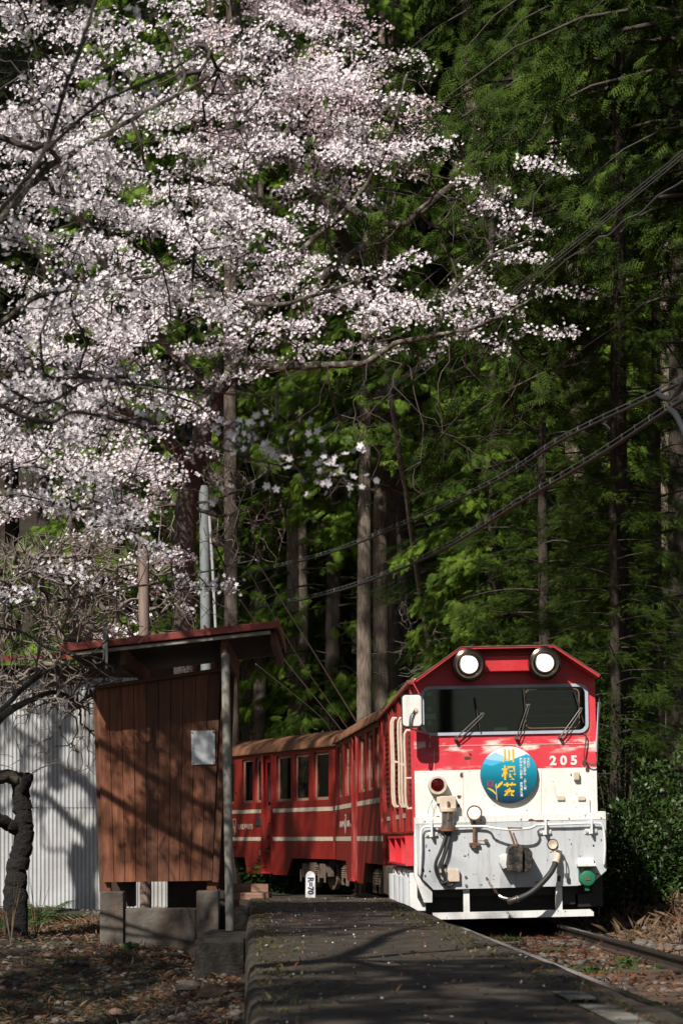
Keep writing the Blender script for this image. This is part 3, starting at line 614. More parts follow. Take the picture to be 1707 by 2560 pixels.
# underframe and snow bar
g = G(); g.bb((xl + .12, .35, .14), (xr - .1, LL, .93)); g.bb((-.9, .12, .3), (.85, .34, .85)); g.build('underframe', 'black', loco)
plate('skid_bar', [F2(*p) for p in ((1080, 2282), (1474, 2273), (1483, 2280), (1483, 2290), (1130, 2298), (1085, 2298))], [], 'white', fy(.0), loco, .05)
for a, b in (((1157, 2222), (1173, 2280)), ((1388, 2214), (1405, 2276))):
    g = G(); g.bb(FP(a[0], a[1], -.05), FP(b[0], b[1], .02)); g.build('skid_post', 'white', loco)
g = G(); g.bb(FP(1405, 2262, -.35), FP(1440, 2215, -.1)); g.bb(FP(1448, 2268, -.3), FP(1510, 2190, -.12)); g.build('step_frame', 'black', loco)
for y in (1.3, 3.0, 5.0, 6.6):
    for x in (-.533, .533): G().lathe((x - .04, y, .32), (1, 0, 0), [(0, .32), (.08, .32), (.09, .30), (.1, .1)], 26).build('wheel', 'running', loco, smooth=True)
# left side: louvres, door, grab rails, stripes, step recesses, tanks
lx = xl
def lpx(px, rear=None):                 # local y along the left side for an image x
    s_ = 250 * (px - 686) / 354; return 6000 / s_ - 24
for px, zt, zb, pr in ((984, 2.2, .98, .10), (989, 2.14, 1.0, .07), (1002, 2.0, .95, .09), (1009, 1.85, .85, .07), (1017, 1.78, .9, .10)):
    y = max(.1, 6000 / (250 * (px - 686) / 336) - 24); k = (24 + y) / 6000; pr = .07; zt = HC + (2100 - (1800 if px < 1015 else 1830)) * k; zb = HC + (2100 - (2003 if px < 1015 else 2008)) * k
    g = G(); g.tube([(lx, y, zt + .03), (lx - pr, y, zt), (lx - pr, y, (zt + zb) / 2), (lx - pr, y, zb), (lx, y, zb - .03)], .014, 8, smooth=3); g.cyl((lx, y, zt - .45), (lx - pr, y, zt - .45), .012); g.build('grab_rail', 'cream', loco, smooth=True)
for y0, y1, z0, z1 in ((.35, .8, 1.25, 2.15), (1.3, 2.1, 1.2, 2.2), (2.7, 3.5, 1.2, 2.2), (4.8, 5.8, 1.3, 2.2)):
    g = G(); g.bb((lx - .012, y0, z0), (lx, y1, z1)); lv = g.build('louvre_panel', 'dred', loco)
    n = int((z1 - z0) / .06)
    for k in range(n):
        z = z0 + .03 + k * .06; G().box((lx - .016, (y0 + y1) / 2, z), (.018, y1 - y0 - .04, .006), Matrix.Rotation(.6, 3, 'Y')).build('slat', 'dred', lv)
for y in (.02, .95, 1.2, 2.25, 2.55, 3.7, 4.1, 4.6, 6.0, 6.5, 7.2): G().bb((lx - .03, y, .97), (lx, y + .035, 2.44)).build('side_rib', 'dred2' if y != .02 else 'red', loco)
g = G(); g.bb((lx - .014, 4.15, 1.0), (lx, 4.6, 2.3)); g.build('side_door', 'red', loco, bevel=.005)
g = G(); g.bb((lx - .008, .96, 1.115), (lx, LL, 1.165)); g.build('side_stripe', 'stripe', loco)
g = G()
for y in np.arange(.3, 7.1, .35): g.box((lx - .02, y, 2.47), (.05, .1, .04)); g.cyl((lx + .02, y, 2.47), (lx + .02, y, 2.52), .015)
g.build('gutter_clip', 'rust', loco)
G().bb((lx - .05, -.1, 2.43), (lx, LL, 2.45)).build('rain_gutter', 'dred2', loco)
g = G()
for y in (.6, 3.6): g.lathe((lx + .08, y, 2.50), (0, 0, 1), [(0, .05), (.02, .055), (.03, .04)], 12)
g.build('roof_cap', 'cream', loco)
g = G(); g.bb((lx - .10, .15, .90), (lx - .0, 3.8, .925)); g.bb((lx - .10, .15, .62), (lx, 3.8, .64)); g.bb((lx - .01, .15, .64), (lx + .02, 3.8, .9)); fb = g.build('step_recess', 'red', loco)
for y in (.15, .95, 2.2, 3.5): G().bb((lx - .10, y, .64), (lx - .01, y + .02, .9)).build('gusset', 'red', fb)
text('maker_plate_lettering', 'OIGAWA', .06, 'ltr2', lambda x, y, z: Vector((lx - .013 - z, 1.6 - x * 1.4, .75 + y)), fb)
for i, y in enumerate((.22, 1.0, 2.0, 3.1)):
    g = G(); g.bb((lx - .06, y, .16), (lx + .1, y + .5, .58)); t_ = g.build('side_tank', 'white', loco, bevel=.01)
    G().cyl((lx - .02, y + .25, .2), (lx - .02, y + .25, .5), .10, n=16).build('cylinder', 'grey', t_, smooth=True)
    G().cyl((lx - .07, y + .1, .53), (lx - .04, y + .1, .53), .022, n=8).build('bolt', 'rust', t_)
g = G(); g.bb((lx - .02, 4.2, .2), (lx + .2, 7.0, .55)); g.build('rear_bogie_frame', 'running', loco)

# ------------------------------------------------------------ passenger cars
def coach(A, th, k, label, texts, num, L_=8.9):
    r_ = empty('passenger_car', (A[0], A[1], 0), th, label, 'railway carriage', 'red passenger cars behind the locomotive')
    WN = [(.29 * k, 1.04 * k), (1.30 * k, 2.05 * k), (2.26 * k, 3.04 * k), (3.84 * k, 4.25 * k), (4.42 * k, 5.05 * k)]
    y = 5.55 * k
    while y + .75 * k < L_ - .2: WN.append((y, y + .72 * k)); y += .98 * k
    Wd = 1.8; zb, ze = .53, 2.5
    d0, d1 = 3.28 * k, 3.8 * k
    side = [(0, zb), (0, ze), (L_, ze), (L_, zb), (4.9 * k, zb), (4.75 * k, .22), (2.45 * k, .22), (2.2 * k, zb)]
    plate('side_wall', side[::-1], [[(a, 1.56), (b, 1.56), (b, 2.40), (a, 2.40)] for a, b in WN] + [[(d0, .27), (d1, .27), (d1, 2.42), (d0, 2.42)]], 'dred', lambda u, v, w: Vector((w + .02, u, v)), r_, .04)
    for a, b in WN:
        g = G()
        for q in ((a, a + .05), (b - .05, b)): g.bb((.035, q[0], 1.56), (.06, q[1], 2.40))
        g.bb((.035, a, 1.56), (.06, b, 1.61)); g.bb((.035, a, 2.35), (.06, b, 2.40)); wn = g.build('window', 'timber', r_)
        G().bb((.05, a + .04, 1.6), (.054, b - .04, 2.36)).build('pane', 'cglass', wn)
        g = G().bb((.07, a + .05, 2.26), (.075, b - .05, 2.36)); g.build('blind', 'plate', wn)
    # door
    zm = .27
    plate('door', [(d0, zm), (d0, 2.42), (d1, 2.42), (d1, zm)][::-1], [[(d0 + .1, 1.5), (d1 - .1, 1.5), (d1 - .1, 2.3), (d0 + .1, 2.3)]], 'dred', lambda u, v, w: Vector((w + .06, u, v)), r_, .03)
    dr = r_.children[-1]
    G().bb((.06, d0 + .1, 1.5), (.063, d1 - .1, 2.3)).build('pane', 'cglass', dr)
    G().tube([(.03, d0 + .06, 1.55), (-.03, d0 + .06, 1.57), (-.03, d0 + .06, 2.05), (.03, d0 + .06, 2.07)], .012, 6).build('handle', 'steel', dr)
    G().bb((.03, d0 + .05, 1.42), (.0, d0 + .2, 1.50)).build('door_latch', 'steel', dr)
    G().bb((-.03, d1, .25), (0, d1 + .04, 2.45)).build('door_rail', 'dred2', r_); G().bb((-.03, d0 - .04, .25), (0, d0, 2.45)).build('door_rail', 'dred2', r_)
    G().bb((-.06, d0, .24), (.0, d1, .27)).build('door_step', 'red', r_)
    for z in (1.40, .88):
        for a, b in ((0, d0 - .045), (d1 + .045, L_)):
            G().bb((-.004, a, z - .035), (-.0005, b, z + .035)).build('painted_stripe', 'stripe', r_)
    G().bb((-.012, -.01, .53), (.03, .035, 2.5)).build('corner_post', 'dred2', r_)
    g = G(); g.bb((Wd - .04, 0, zb), (Wd, L_, ze)); g.bb((.04, 0, zb), (Wd - .04, .04, ze)); g.bb((.04, L_ - .04, zb), (Wd - .04, L_, ze)); g.bb((.04, .04, zb), (Wd - .04, L_ - .04, zb + .04))
    g.build('body_shell', 'dred', r_)
    g = G(); g.bb((Wd - .08, .05, .6), (Wd - .045, L_ - .05, 2.45))
    for y in np.arange(.5, L_ - .5, .9): g.box((1.3, y, 1.1), (.6, .12, .9)); g.box((.45, y, 1.1), (.5, .12, .9))
    g.build('seat_rows', 'inter', r_)
    g = G(); n = 12; prof = []
    for i in range(n + 1):
        a = math.pi * i / n; prof.append((Wd / 2 - (Wd / 2 + .05) * math.cos(a), 2.49 + .34 * math.sin(a) ** .9))
    vs = [(a, y, b) for y in (-.06, L_ + .06) for a, b in prof]; m_ = n + 1
    g.add(vs, [(i, i + 1, m_ + i + 1, m_ + i) for i in range(n)] + [tuple(range(m_))[::-1], tuple(range(m_, 2 * m_)), (0, m_, 2 * m_ - 1, m_ - 1)])
    g.build('roof', 'roofrust', r_, smooth=True)
    G().bb((-.055, -.06, 2.475), (-.02, L_ + .06, 2.50)).build('rain_gutter', 'roofrust', r_)
    fs = lambda y0, z0, sx=1.0: (lambda x, y, z: Vector((-.003 - z, y0 - x * sx, z0 + y)))
    for t, y0, z0, sz, sx in texts: text('side_lettering', t, sz, 'ltr2', fs(y0, z0, sx), r_, bold=.002)
    c0 = texts[1][1] + .66 * k
    cr = [(c0 - .09 * k, 1.27), (c0 + .09 * k, 1.27), (c0 + .08 * k, 1.02), (c0, .94), (c0 - .08 * k, 1.02)]
    plate('crest', cr, [[(c0 + (a - c0) * .78, 1.11 + (b - 1.11) * .85) for a, b in cr]], 'ltr2', lambda u, v, w: Vector((-.003 - w, u, v)), r_, .002)
    plate('crest_flame', [(c0 - .05 * k, 1.05), (c0, 1.0), (c0 + .05 * k, 1.08), (c0 + .01 * k, 1.2), (c0 - .01 * k, 1.13)], [], 'ltr2', lambda u, v, w: Vector((-.003 - w, u, v)), r_, .002)
    text('number_lettering', num, .13, 'ltr2', fs(3.95 * k, .62, .8 * k), r_, bold=.003)
    G().bb((-.02, 3.9 * k, 1.12), (0, 4.2 * k, 1.28)).build('route_board', 'hose', r_, bevel=.01)
    for yc in (1.25 if k < 1.2 else 1.5, L_ - 1.5):
        g = G(); g.bb((.12, yc - .7, .22), (.2, yc + .7, .42)); g.box((.12, yc - .45, .32), (.12, .22, .25)); g.box((.12, yc + .45, .32), (.12, .22, .25)); g.box((.1, yc, .36), (.1, .34, .2))
        bg_ = g.build('bogie', 'running', r_, bevel=.006)
        for q in (-.2, .2):
            for j in range(5): G().lathe((.06, yc + q, .24 + j * .035), (0, 0, 1), [(0, .05), (.012, .06), (.024, .05)], 10).build('spring_coil', 'running', bg_)
        for q in (-.45, .45): G().lathe((.26, yc + q, .26), (1, 0, 0), [(0, .27), (.08, .27), (.09, .24)], 24).build('wheel', 'running', bg_, smooth=True)
        for q in (-.62, -.3, .3, .62): G().cyl((.06, yc + q, .12), (.06, yc + q, .34), .018).build('hanger_bolt', 'running', bg_)
    g = G(); g.bb((.3, .05, .2), (1.5, L_ - .05, .5)); g.build('underframe', 'black', r_)
    return r_
coach((.56, 31.75), R(4.3), 1.33, 'first red passenger car coupled straight behind the locomotive', [('OIGAWA', 7.35, 1.11, .14, 1.7), ('RAILWAYS', 5.75, 1.11, .14, 1.7)], '311')
coach((-.12, 41.2), R(20.6), 1.0, 'second red passenger car with rusty tan roof, behind the waiting shelter', [('OIGAWA', 6.3, 1.11, .14, 1.35), ('RAILWAYS', 4.86, 1.11, .14, 1.35)], '313')
# ------------------------------------------------------------ waiting shelter
sh = empty('waiting_shelter', W(390, 2230, 19.2), label='small brown timber waiting shelter with red lean-to roof on the platform', cat='shelter')
sh.location.z = 0; so = sh.location.copy()
def sloc(v): return Vector(v) - so
YW = 19.2
def wall(Y, nplank=10, lab=None):
    TL, TR, BL, BR = (241, 1722), (553, 1677), (259, 2206), (531, 2202)
    for i in range(nplank):
        a, b = i / nplank, (i + 1) / nplank
        e = .0012 if i else 0
        lerp = lambda p, q_, t: (p[0] + (q_[0] - p[0]) * t, p[1] + (q_[1] - p[1]) * t)
        off = rng.uniform(-.004, .004)
        cs = [lerp(TL, TR, a), lerp(TL, TR, b), lerp(BL, BR, b), lerp(BL, BR, a)]
        q_ = []
        for dz in (0, .022):
            pts = [W(px, py, YW) for px, py in cs]
            gp_ = [.0012, -.0012, -.0012, .0012]
            q_ += [sloc(Vector((p.x + gp_[k], Y + off + dz, p.z))) for k, p in enumerate(pts)]
        g = G().hexa(q_); o = g.build('plank', 'plank', sh, bevel=.003)
        o.data.transform(Matrix.Translation((0, 0, 0)))
wall(YW); wall(20.75)
for Y in (YW + .03, 20.78):
    g = G(); q_ = [sloc(Vector((W(px, py, YW).x, Y + dz, W(px, py, YW).z))) for dz in (0, .015) for px, py in ((243, 1726), (551, 1681), (529, 2196), (261, 2200))]; g.hexa(q_).build('gap_light_stop', 'slat', sh)  # dark sheets added to keep light from showing through plank gaps
def sbar(name, p, q_, w_, h_, m, Yp=None, parent=sh, bevel=.004):    # a bar between two points of the place
    p, q_ = sloc(p), sloc(q_); d = (q_ - p); up = Vector((0, 0, 1)) if abs(d.normalized().z) < .9 else Vector((0, 1, 0))
    s_ = d.cross(up).normalized(); u_ = s_.cross(d).normalized()
    vs = [p + s_ * a * w_ / 2 + u_ * b * h_ / 2 for a, b in ((-1, -1), (1, -1), (1, 1), (-1, 1))]; vs += [v + d for v in vs]
    return G().hexa(vs).build(name, m, parent, bevel=bevel)
sbar('cap_rail', W(238, 1720, 19.18), W(557, 1674, 19.18), .09, .03, 'beam')
for Y in (YW + .05, 20.7):
    for a, b in (((246, 1722), (262, 2232)), ((552, 1640), (530, 2232))):
        p, q_ = W(a[0], a[1], YW), W(b[0], b[1], YW); p.y = q_.y = Y + .04
        sbar('corner_post', p, q_, .09, .09, 'beam')
sbar('corner_board', W(566, 1676, 19.18), W(540, 2206, 19.18), .05, .09, 'beam')
p, q_ = W(566, 1676, YW), W(540, 2206, YW)
# back wall and bench
p0, p1 = W(243, 1722, YW), W(260, 2206, YW)
for i in range(7):
    y0 = YW + .03 + i * .215; vs = [sloc(v) for v in (Vector((p1.x, y0, p1.z)), Vector((p1.x + .02, y0, p1.z)), Vector((p1.x + .02, y0 + .205, p1.z)), Vector((p1.x, y0 + .205, p1.z)), Vector((p0.x, y0, p0.z)), Vector((p0.x + .02, y0, p0.z)), Vector((p0.x + .02, y0 + .205, p0.z)), Vector((p0.x, y0 + .205, p0.z)))]
    G().hexa(vs).build('plank', 'plank', sh, bevel=.003)
G().box(sloc((p1.x + .28, 19.95, .78)), (.42, 1.3, .04)).build('bench_seat', 'beam', sh, bevel=.005)
G().box(sloc((-1.88, 20.3, .55)), (.27, .3, .5)).build('bench_box', 'slat', sh)
G().box(sloc((-1.27, 20.3, .5)), (.38, .3, .45)).build('bench_box', 'slat', sh)
# roof: slopes up towards the track
YN, YF = 18.6, 21.1
rl, rr_ = W(150, 1612, YN), W(694, 1551, YN)
g = G(); dx = (rr_ - rl)
def rp(t, y, dz): return sloc(Vector((rl.x + dx.x * t, y, rl.z + dx.z * t + dz)))
g.hexa([rp(0, YN, -.055), rp(1, YN, -.055), rp(1, YN + .02, -.055), rp(0, YN + .02, -.055), rp(0, YN, 0), rp(1, YN, 0), rp(1, YN + .02, 0), rp(0, YN + .02, 0)])
g.build('fascia', 'roofred', sh, bevel=.003)
g = G(); g.hexa([rp(1, YN, -.06), rp(1.008, YN, -.06), rp(1.008, YF, -.06), rp(1, YF, -.06), rp(1, YN, 0), rp(1.008, YN, 0), rp(1.008, YF, 0), rp(1, YF, 0)]); g.build('fascia', 'roofred', sh)
nr = 9
for i in range(nr):
    a, b = i / nr, (i + 1) / nr - .003
    g = G().hexa([rp(a, YN + .021, -.012), rp(b, YN + .021, -.012), rp(b, YF, -.012), rp(a, YF, -.012), rp(a, YN + .021, .0), rp(b, YN + .021, .0), rp(b, YF, 0), rp(a, YF, 0)])
    g.build('roof_sheet', 'roofred', sh)
    g = G().hexa([rp(b - .004, YN + .021, .0), rp(b + .002, YN + .021, .0), rp(b + .002, YF, .0), rp(b - .004, YF, .0), rp(b - .004, YN + .021, .03), rp(b + .002, YN + .021, .03), rp(b + .002, YF, .03), rp(b - .004, YF, .03)])
    g.build('roof_seam', 'roofred', sh)
sbar('eave_batten', W(176, 1636, YN + .04), W(676, 1581, YN + .04), .03, .028, 'batten')
for k in range(22):
    y = YN + .12 + k * .11; g = G().hexa([rp(.03, y, -.075), rp(.98, y, -.075), rp(.98, y + .06, -.075), rp(.03, y + .06, -.075), rp(.03, y, -.05), rp(.98, y, -.05), rp(.98, y + .06, -.05), rp(.03, y + .06, -.05)])
    g.build('roof_slat', 'slat', sh)
for t, h_ in ((.27, .12), (.735, .16), (.965, .10)):
    g = G().hexa([rp(t, YN + .1, -.08 - h_), rp(t + .028, YN + .1, -.08 - h_), rp(t + .028, YF - .02, -.08 - h_), rp(t, YF - .02, -.08 - h_), rp(t, YN + .1, -.08), rp(t + .028, YN + .1, -.08), rp(t + .028, YF - .02, -.08), rp(t, YF - .02, -.08)])
    g.build('rafter', 'beam', sh, bevel=.004)
# strap and cable on the roof edge
g = G(); g.box(sloc(W(264, 1604, YN - .02)), (.035, .02, .22)); g.box(sloc(W(267, 1640, YN - .03)), (.02, .02, .2)); g.build('roof_strap', 'upole', sh, bevel=.003)
g = G(); g.tube([sloc(W(262, 1622, YN - .03)), sloc(W(258, 1650, YN - .02)), sloc(W(242, 1658, YN)), sloc(W(234, 1650, YN + .05))], .008, 6, smooth=5); g.build('strap_cable', 'batten', sh, smooth=True)
# white plate
g = G(); a_, b_ = W(478, 1827, YW - .012), W(538, 1912, YW - .012)
pts = [sloc(W(*p, YW - .014)) for p in ((478, 1827), (537, 1826), (538, 1910), (480, 1912))]
g.hexa([pts[3], pts[2], pts[2] + Vector((0, .008, 0)), pts[3] + Vector((0, .008, 0)), pts[0], pts[1], pts[1] + Vector((0, .008, 0)), pts[0] + Vector((0, .008, 0))]); pl = g.build('notice_plate', 'plate', sh)
for p in ((481, 1831), (534, 1830), (535, 1906), (483, 1907)): G().cyl(sloc(W(*p, YW - .02)), sloc(W(*p, YW - .01)), .007, n=8).build('screw', 'rust', pl)
# concrete footing
def cb(name, x0, y0, x1, y1, Y, dep, m='conc', parent=sh, bevel=.012):
    a, b = W(x0, y1, Y), W(x1, y0, Y); g = G().bb(sloc((a.x, Y, a.z)), sloc((b.x, Y + dep, b.z))); return g.build(name, m, parent, bevel=bevel)
cb('concrete_pier', 250, 2229, 309, 2400, 19.1, .24); cb('concrete_pier', 491, 2227, 547, 2400, 19.1, .24)
cb('concrete_beam', 309, 2271, 491, 2400, 19.14, .18); cb('concrete_pier', 262, 2229, 312, 2330, 20.6, .2); cb('concrete_pier', 491, 2229, 540, 2330, 20.6, .2)
cb('concrete_edge', 547, 2268, 622, 2400, 19.3, .2, 'dconc')
# pole and block
pe = empty('roof_pole', W(575, 2343, 18.7), label='galvanised grey pole with rust stains holding up the shelter roof', cat='pole')
a = W(575, 2345, 18.7); b = W(563.5, 1640, 18.7)
G().cyl((0, 0, 0), b - a, .033, n=20).build('pole', 'galv', pe, smooth=True)
G().lathe(b - a, (0, 0, 1), [(-.02, .034), (.0, .033), (.015, .024), (.02, .008)], 20).build('pole_cap', 'galv', pe, smooth=True)
a, b = W(486, 2500, 17.2), W(612, 2344, 17.2)
g = G(); g.bb((0, 0, 0), (b.x - a.x, 1.75, b.z - a.z - .005)); cbk = g.build('concrete_block', 'dconc', None, bevel=.03, loc=(a.x, a.y, a.z))
tag(cbk, 'mossy concrete block, darkened as in shade, under the grey pole beside the platform', 'concrete block')
sl_ = cbk  # sits in the ground

# ------------------------------------------------------------ corrugated shed
sd = empty('corrugated_shed', (-3.2, 25, .1), label='grey corrugated iron shed with red roof edge behind the leafless tree', cat='shed')
def corr(x0, x1, z0, z1, Y, name='corrugated_sheet'):
    n = int((x1 - x0) / .042 * 10); x = np.linspace(x0, x1, n); y = .010 * np.cos(x * 2 * math.pi / .042)
    V = np.concatenate([np.stack([x, y, np.full(n, z0)], 1), np.stack([x, y, np.full(n, z1)], 1)]); i = np.arange(n - 1)
    o = mesh_np(name, V, np.stack([i, i + 1, n + i + 1, n + i], 1), 'corr', sd, smooth=True); o.location = (0, Y, 0); return o
x = -2.0; k = 0
while x < 1.3:
    corr(x, x + .66, -.05, 1.12, 0); corr(x - .01, x + .67, 1.10, 2.45, .004 - .012 * (k % 2)); x += .655; k += 1
g = G(); g.bb((-1.95, .02, 2.45), (1.45, .06, 2.58)); g.bb((1.40, .03, -.05), (1.44, 3, 2.5)); g.build('shed_frame', 'slat', sd)
g = G(); g.add([(-2, -.3, 2.52), (1.55, -.3, 2.68), (1.55, 3, 2.95), (-2, 3, 2.8), (-2, -.3, 2.57), (1.55, -.3, 2.73), (1.55, 3, 3.0), (-2, 3, 2.85)], [(0, 3, 2, 1), (4, 5, 6, 7), (0, 1, 5, 4), (1, 2, 6, 5), (2, 3, 7, 6), (3, 0, 4, 7)]); g.build('roof', 'roofred', sd)

# ------------------------------------------------------------ small things round the platform end
sg = empty('curve_marker', W(776, 2243, 25.75), label='white pointed marker post lettered R=70 at the platform end', cat='track sign')
sg.location.z = .24
k = 25.75 / 6000
g = G(); g.prism([(-12.5 * k, 0), (12.5 * k, 0), (12 * k, 57 * k), (7 * k, 64 * k), (0, 67 * k), (-7 * k, 64 * k), (-12 * k, 57 * k)], lambda u, v, q: (u, .05 * q, v)); g.build('post', 'plate', sg, bevel=.004)
text('sign_lettering', 'R=70', .085, 'bltr', lambda x, y, z: Vector((y, -.002 - z, 30 * k - x)), sg, bold=.003)
g = G(); p = W(586, 2215, 26); g.hexa([(-.04, 0, -.3), (.07, 0, -.3), (.07, .06, -.3), (-.04, .06, -.3), (-.055, 0, .42), (-.02, 0, .42), (-.02, .06, .42), (-.055, .06, .42)])
o = g.build('leaning_marker', 'cream', None, bevel=.005, loc=p); tag(o, 'pale tapering concrete marker leaning behind the grey pole', 'marker post')
for i, (px0, px1, py0, py1, Y) in enumerate(((560, 672, 2232, 2250, 25.4), (578, 680, 2232, 2250, 25.75), (566, 671, 2210, 2231, 25.6), (470, 640, 2208, 2226, 26.1))):
    a, b = W(px0, py1, Y), W(px1, py0, Y)
    o = G().bb((0, 0, 0), (b.x - a.x, .16, b.z - a.z)).build('old_timber', 'timber', None, bevel=.008, loc=(a.x, Y, a.z)); o.rotation_euler = (0, 0, (-.03, .05, .02, -.02)[i])
    tag(o, ('lowest broken brown timber at the front of the pile behind the pole', 'lower brown timber at the right of the pile beside the marker', 'upper brown timber lying on top of the pile', 'rearmost reddish timber seen through the gap under the shelter')[i], 'timber', 'old timbers piled at the platform end')

# posts, poles, wires
def post(name, px0, px1, pt, pb, Y, m, label, cat, lean=0):
    a, b = W((px0 + px1) / 2 + lean, pb, Y), W((px0 + px1) / 2, pt, Y); r_ = (px1 - px0) / 2 * Y / 6000
    a.z = float(ground_z(a.x, a.y)) - .3
    r0 = empty(name, a, label=label, cat=cat); n = 14
    pts = [a.lerp(b, t) - a for t in np.linspace(0, 1, n)]
    G().tube(pts, [r_ * (1.05 + .04 * random.uniform(-1, 1) - .08 * t) for t in np.linspace(0, 1, n)], 14).build('shaft', m, r0, smooth=True); return r0
wp = post('timber_post', 345, 374, 1345, 2230, 21.7, 'redwood', 'weathered reddish timber post rising behind the shelter roof', 'post', 6)
up = post('utility_pole', 497, 524, 1215, 2200, 33, 'upole', 'slim grey utility pole between the post and the pale cedar trunk', 'utility pole', 12)
b0 = up.location
G().tube([W(524, 1290, 32.8) - b0, W(531, 1400, 32.8) - b0, W(541, 1600, 32.8) - b0], .02, 8).build('conduit', 'gwire', up)
def cable(name, pts, r, m, label, group=None, wave=0, rings=False, mess=0):
    P = catmull([W(*p) for p in pts], 10)
    if wave: P = [p + Vector((0, 0, wave * math.sin(i * 1.1))) for i, p in enumerate(P)]
    root = empty(name, P[0], label=label, cat='cable', group=group)
    P = [p - root.location for p in P]; G().tube(P, r, 7).build('cable', m, root, smooth=True)
    if mess:
        G().tube([p + Vector((0, 0, mess)) for p in P], .005, 5).build('messenger_wire', 'ring', root)
        tot = 0; nxt = .2; rm = None
        for a, b in zip(P, P[1:]):
            L_ = (b - a).length
            while nxt < tot + L_:
                c = a.lerp(b, (nxt - tot) / L_) + Vector((0, 0, mess * .45))
                if rm is None:
                    g = G(); g.tube([(math.cos(q_) * (r * 1.25), 0.012 * math.sin(q_), math.sin(q_) * (mess * .5 + r * .75)) for q_ in np.linspace(0, 2 * math.pi, 12)], .003, 4); rm = o = g.build('hanger_ring', 'ring', root)
                else: o = link(rm.copy(), root)
                o.location = c; o.rotation_euler = (random.uniform(-.2, .2), random.uniform(-.2, .2), random.uniform(.4, 1.3)); nxt += .42
            tot += L_
    return root
cable('spiral_cable', [(2050, 790, 17), (1850, 905, 18.5), (1671, 1023, 20), (1500, 1136, 22), (1306, 1252, 25), (1110, 1372, 29), (936, 1448, 34), (790, 1492, 40), (640, 1520, 47)], .017, 'wire', 'lower thick black cable in grey hanger rings crossing above the train', 'black ringed cables above the train', mess=.05)
cable('spiral_cable', [(2050, 780, 17), (1850, 880, 19), (1644, 985, 21), (1404, 1100, 24), (1230, 1208, 27), (980, 1323, 32), (800, 1390, 38), (610, 1437, 46)], .014, 'wire', 'upper thick black cable in grey hanger rings crossing the forest', 'black ringed cables above the train', mess=.045)
for i in range(3): cable('overhead_wire', [(2100, 20 + 9 * i, 17), (1707, 374 + 9 * i, 21), (1285, 722 + 8 * i, 28), (980, 958 + 6 * i, 36), (697, 1130 + 4 * i, 47)], .006, 'ring', ('highest', 'middle', 'lowest')[i] + ' of three thin parallel wires slanting through the blossom tips', 'thin wires slanting above the train', wave=.004)
cable('twisted_wire', [(2100, 130, 17), (1707, 446, 21), (1540, 570, 23), (1415, 653, 26), (1150, 870, 32), (800, 1110, 42)], .009, 'ring', 'thick twisted grey wire just below the three thin wires', None, wave=.02)
cable('twisted_wire', [(2100, 380, 19), (1707, 686, 23), (1415, 904, 28), (1089, 1143, 38), (700, 1322, 50)], .006, 'wire', 'thin dark twisted wire midway between wires and ringed cables', None, wave=.01)
cable('guide_wire', [(640, 1400, 34), (790, 1640, 36), (885, 1795, 38), (960, 1920, 39)], .009, 'gwire', 'brightest thin stay wire slanting down towards the locomotive', 'stay wires behind the cars')
cable('guide_wire', [(620, 1425, 34), (750, 1650, 36), (868, 1820, 38), (930, 1920, 39)], .005, 'gwire', 'faint stay wire just left of the brightest one', 'stay wires behind the cars')
cable('guide_wire', [(600, 1500, 34), (705, 1642, 36), (845, 1815, 38), (900, 1890, 39)], .007, 'gwire', 'stay wire reaching the car roof from the shelter eave', 'stay wires behind the cars')
cable('guide_wire', [(640, 1660, 35), (790, 1782, 37), (830, 1830, 38), (880, 1890, 39)], .005, 'gwire', 'lowest stay wire ending over the tan car roof', 'stay wires behind the cars')
ep = empty('utility_pole', (4.9, 17.2, -.2), label='utility pole beyond the right edge carrying the black cables', cat='utility pole')
G().tube([(0, 0, 0), (0, 0, 9)], [.14, .1], 14).build('shaft', 'upole', ep, smooth=True)
for k_, pts in enumerate(([(1671, 1023, 19.9), (1690, 1040, 19.6), (1720, 1110, 19.3), (1760, 1250, 19)], [(1644, 985, 20.9), (1665, 997, 20.7), (1683, 995, 20.5), (1707, 955, 20.2), (1740, 880, 20)])):
    g = G(); g.tube([W(*p) for p in pts], .026, 8, smooth=5); o = g.build('sagging_cable_end', 'wire', smooth=True); tag(o, ('grey cable end drooping from the lower ringed cable at the frame edge', 'grey cable end looping up from the upper ringed cable')[k_], 'cable')

# ------------------------------------------------------------ ground cover (nobody could count it)
def stones(name, n, xf, yf, smin, smax, m, seedz=0):
    ico_v = []; t = (1 + 5 ** .5) / 2
    iv = unit(np.array([(-1, t, 0), (1, t, 0), (-1, -t, 0), (1, -t, 0), (0, -1, t), (0, 1, t), (0, -1, -t), (0, 1, -t), (t, 0, -1), (t, 0, 1), (-t, 0, -1), (-t, 0, 1)], float))
    ifc = np.array([(0, 11, 5), (0, 5, 1), (0, 1, 7), (0, 7, 10), (0, 10, 11), (1, 5, 9), (5, 11, 4), (11, 10, 2), (10, 7, 6), (7, 1, 8), (3, 9, 4), (3, 4, 2), (3, 2, 6), (3, 6, 8), (3, 8, 9), (4, 9, 5), (2, 4, 11), (6, 2, 10), (8, 6, 7), (9, 8, 1)])
    x, y = xf, yf; s_ = smin + (smax - smin) * rng.random(n) ** 3
    V, F = scatter(iv, ifc, np.stack([x, y, ground_z(x, y) + s_ * .2], 1), rdir(n), rdir(n), s_)
    V = V.reshape(n, 12, 3); c = V.mean(1, keepdims=True); V = c + (V - c) * rng.uniform(.6, 1.2, (n, 12, 1)) * np.array([1.1, 1.1, .65]); V = V.reshape(-1, 3)
    return tag(mesh_np(name, V, F, m), kind='stuff')
U = lambda a, b, n: rng.uniform(a, b, n)
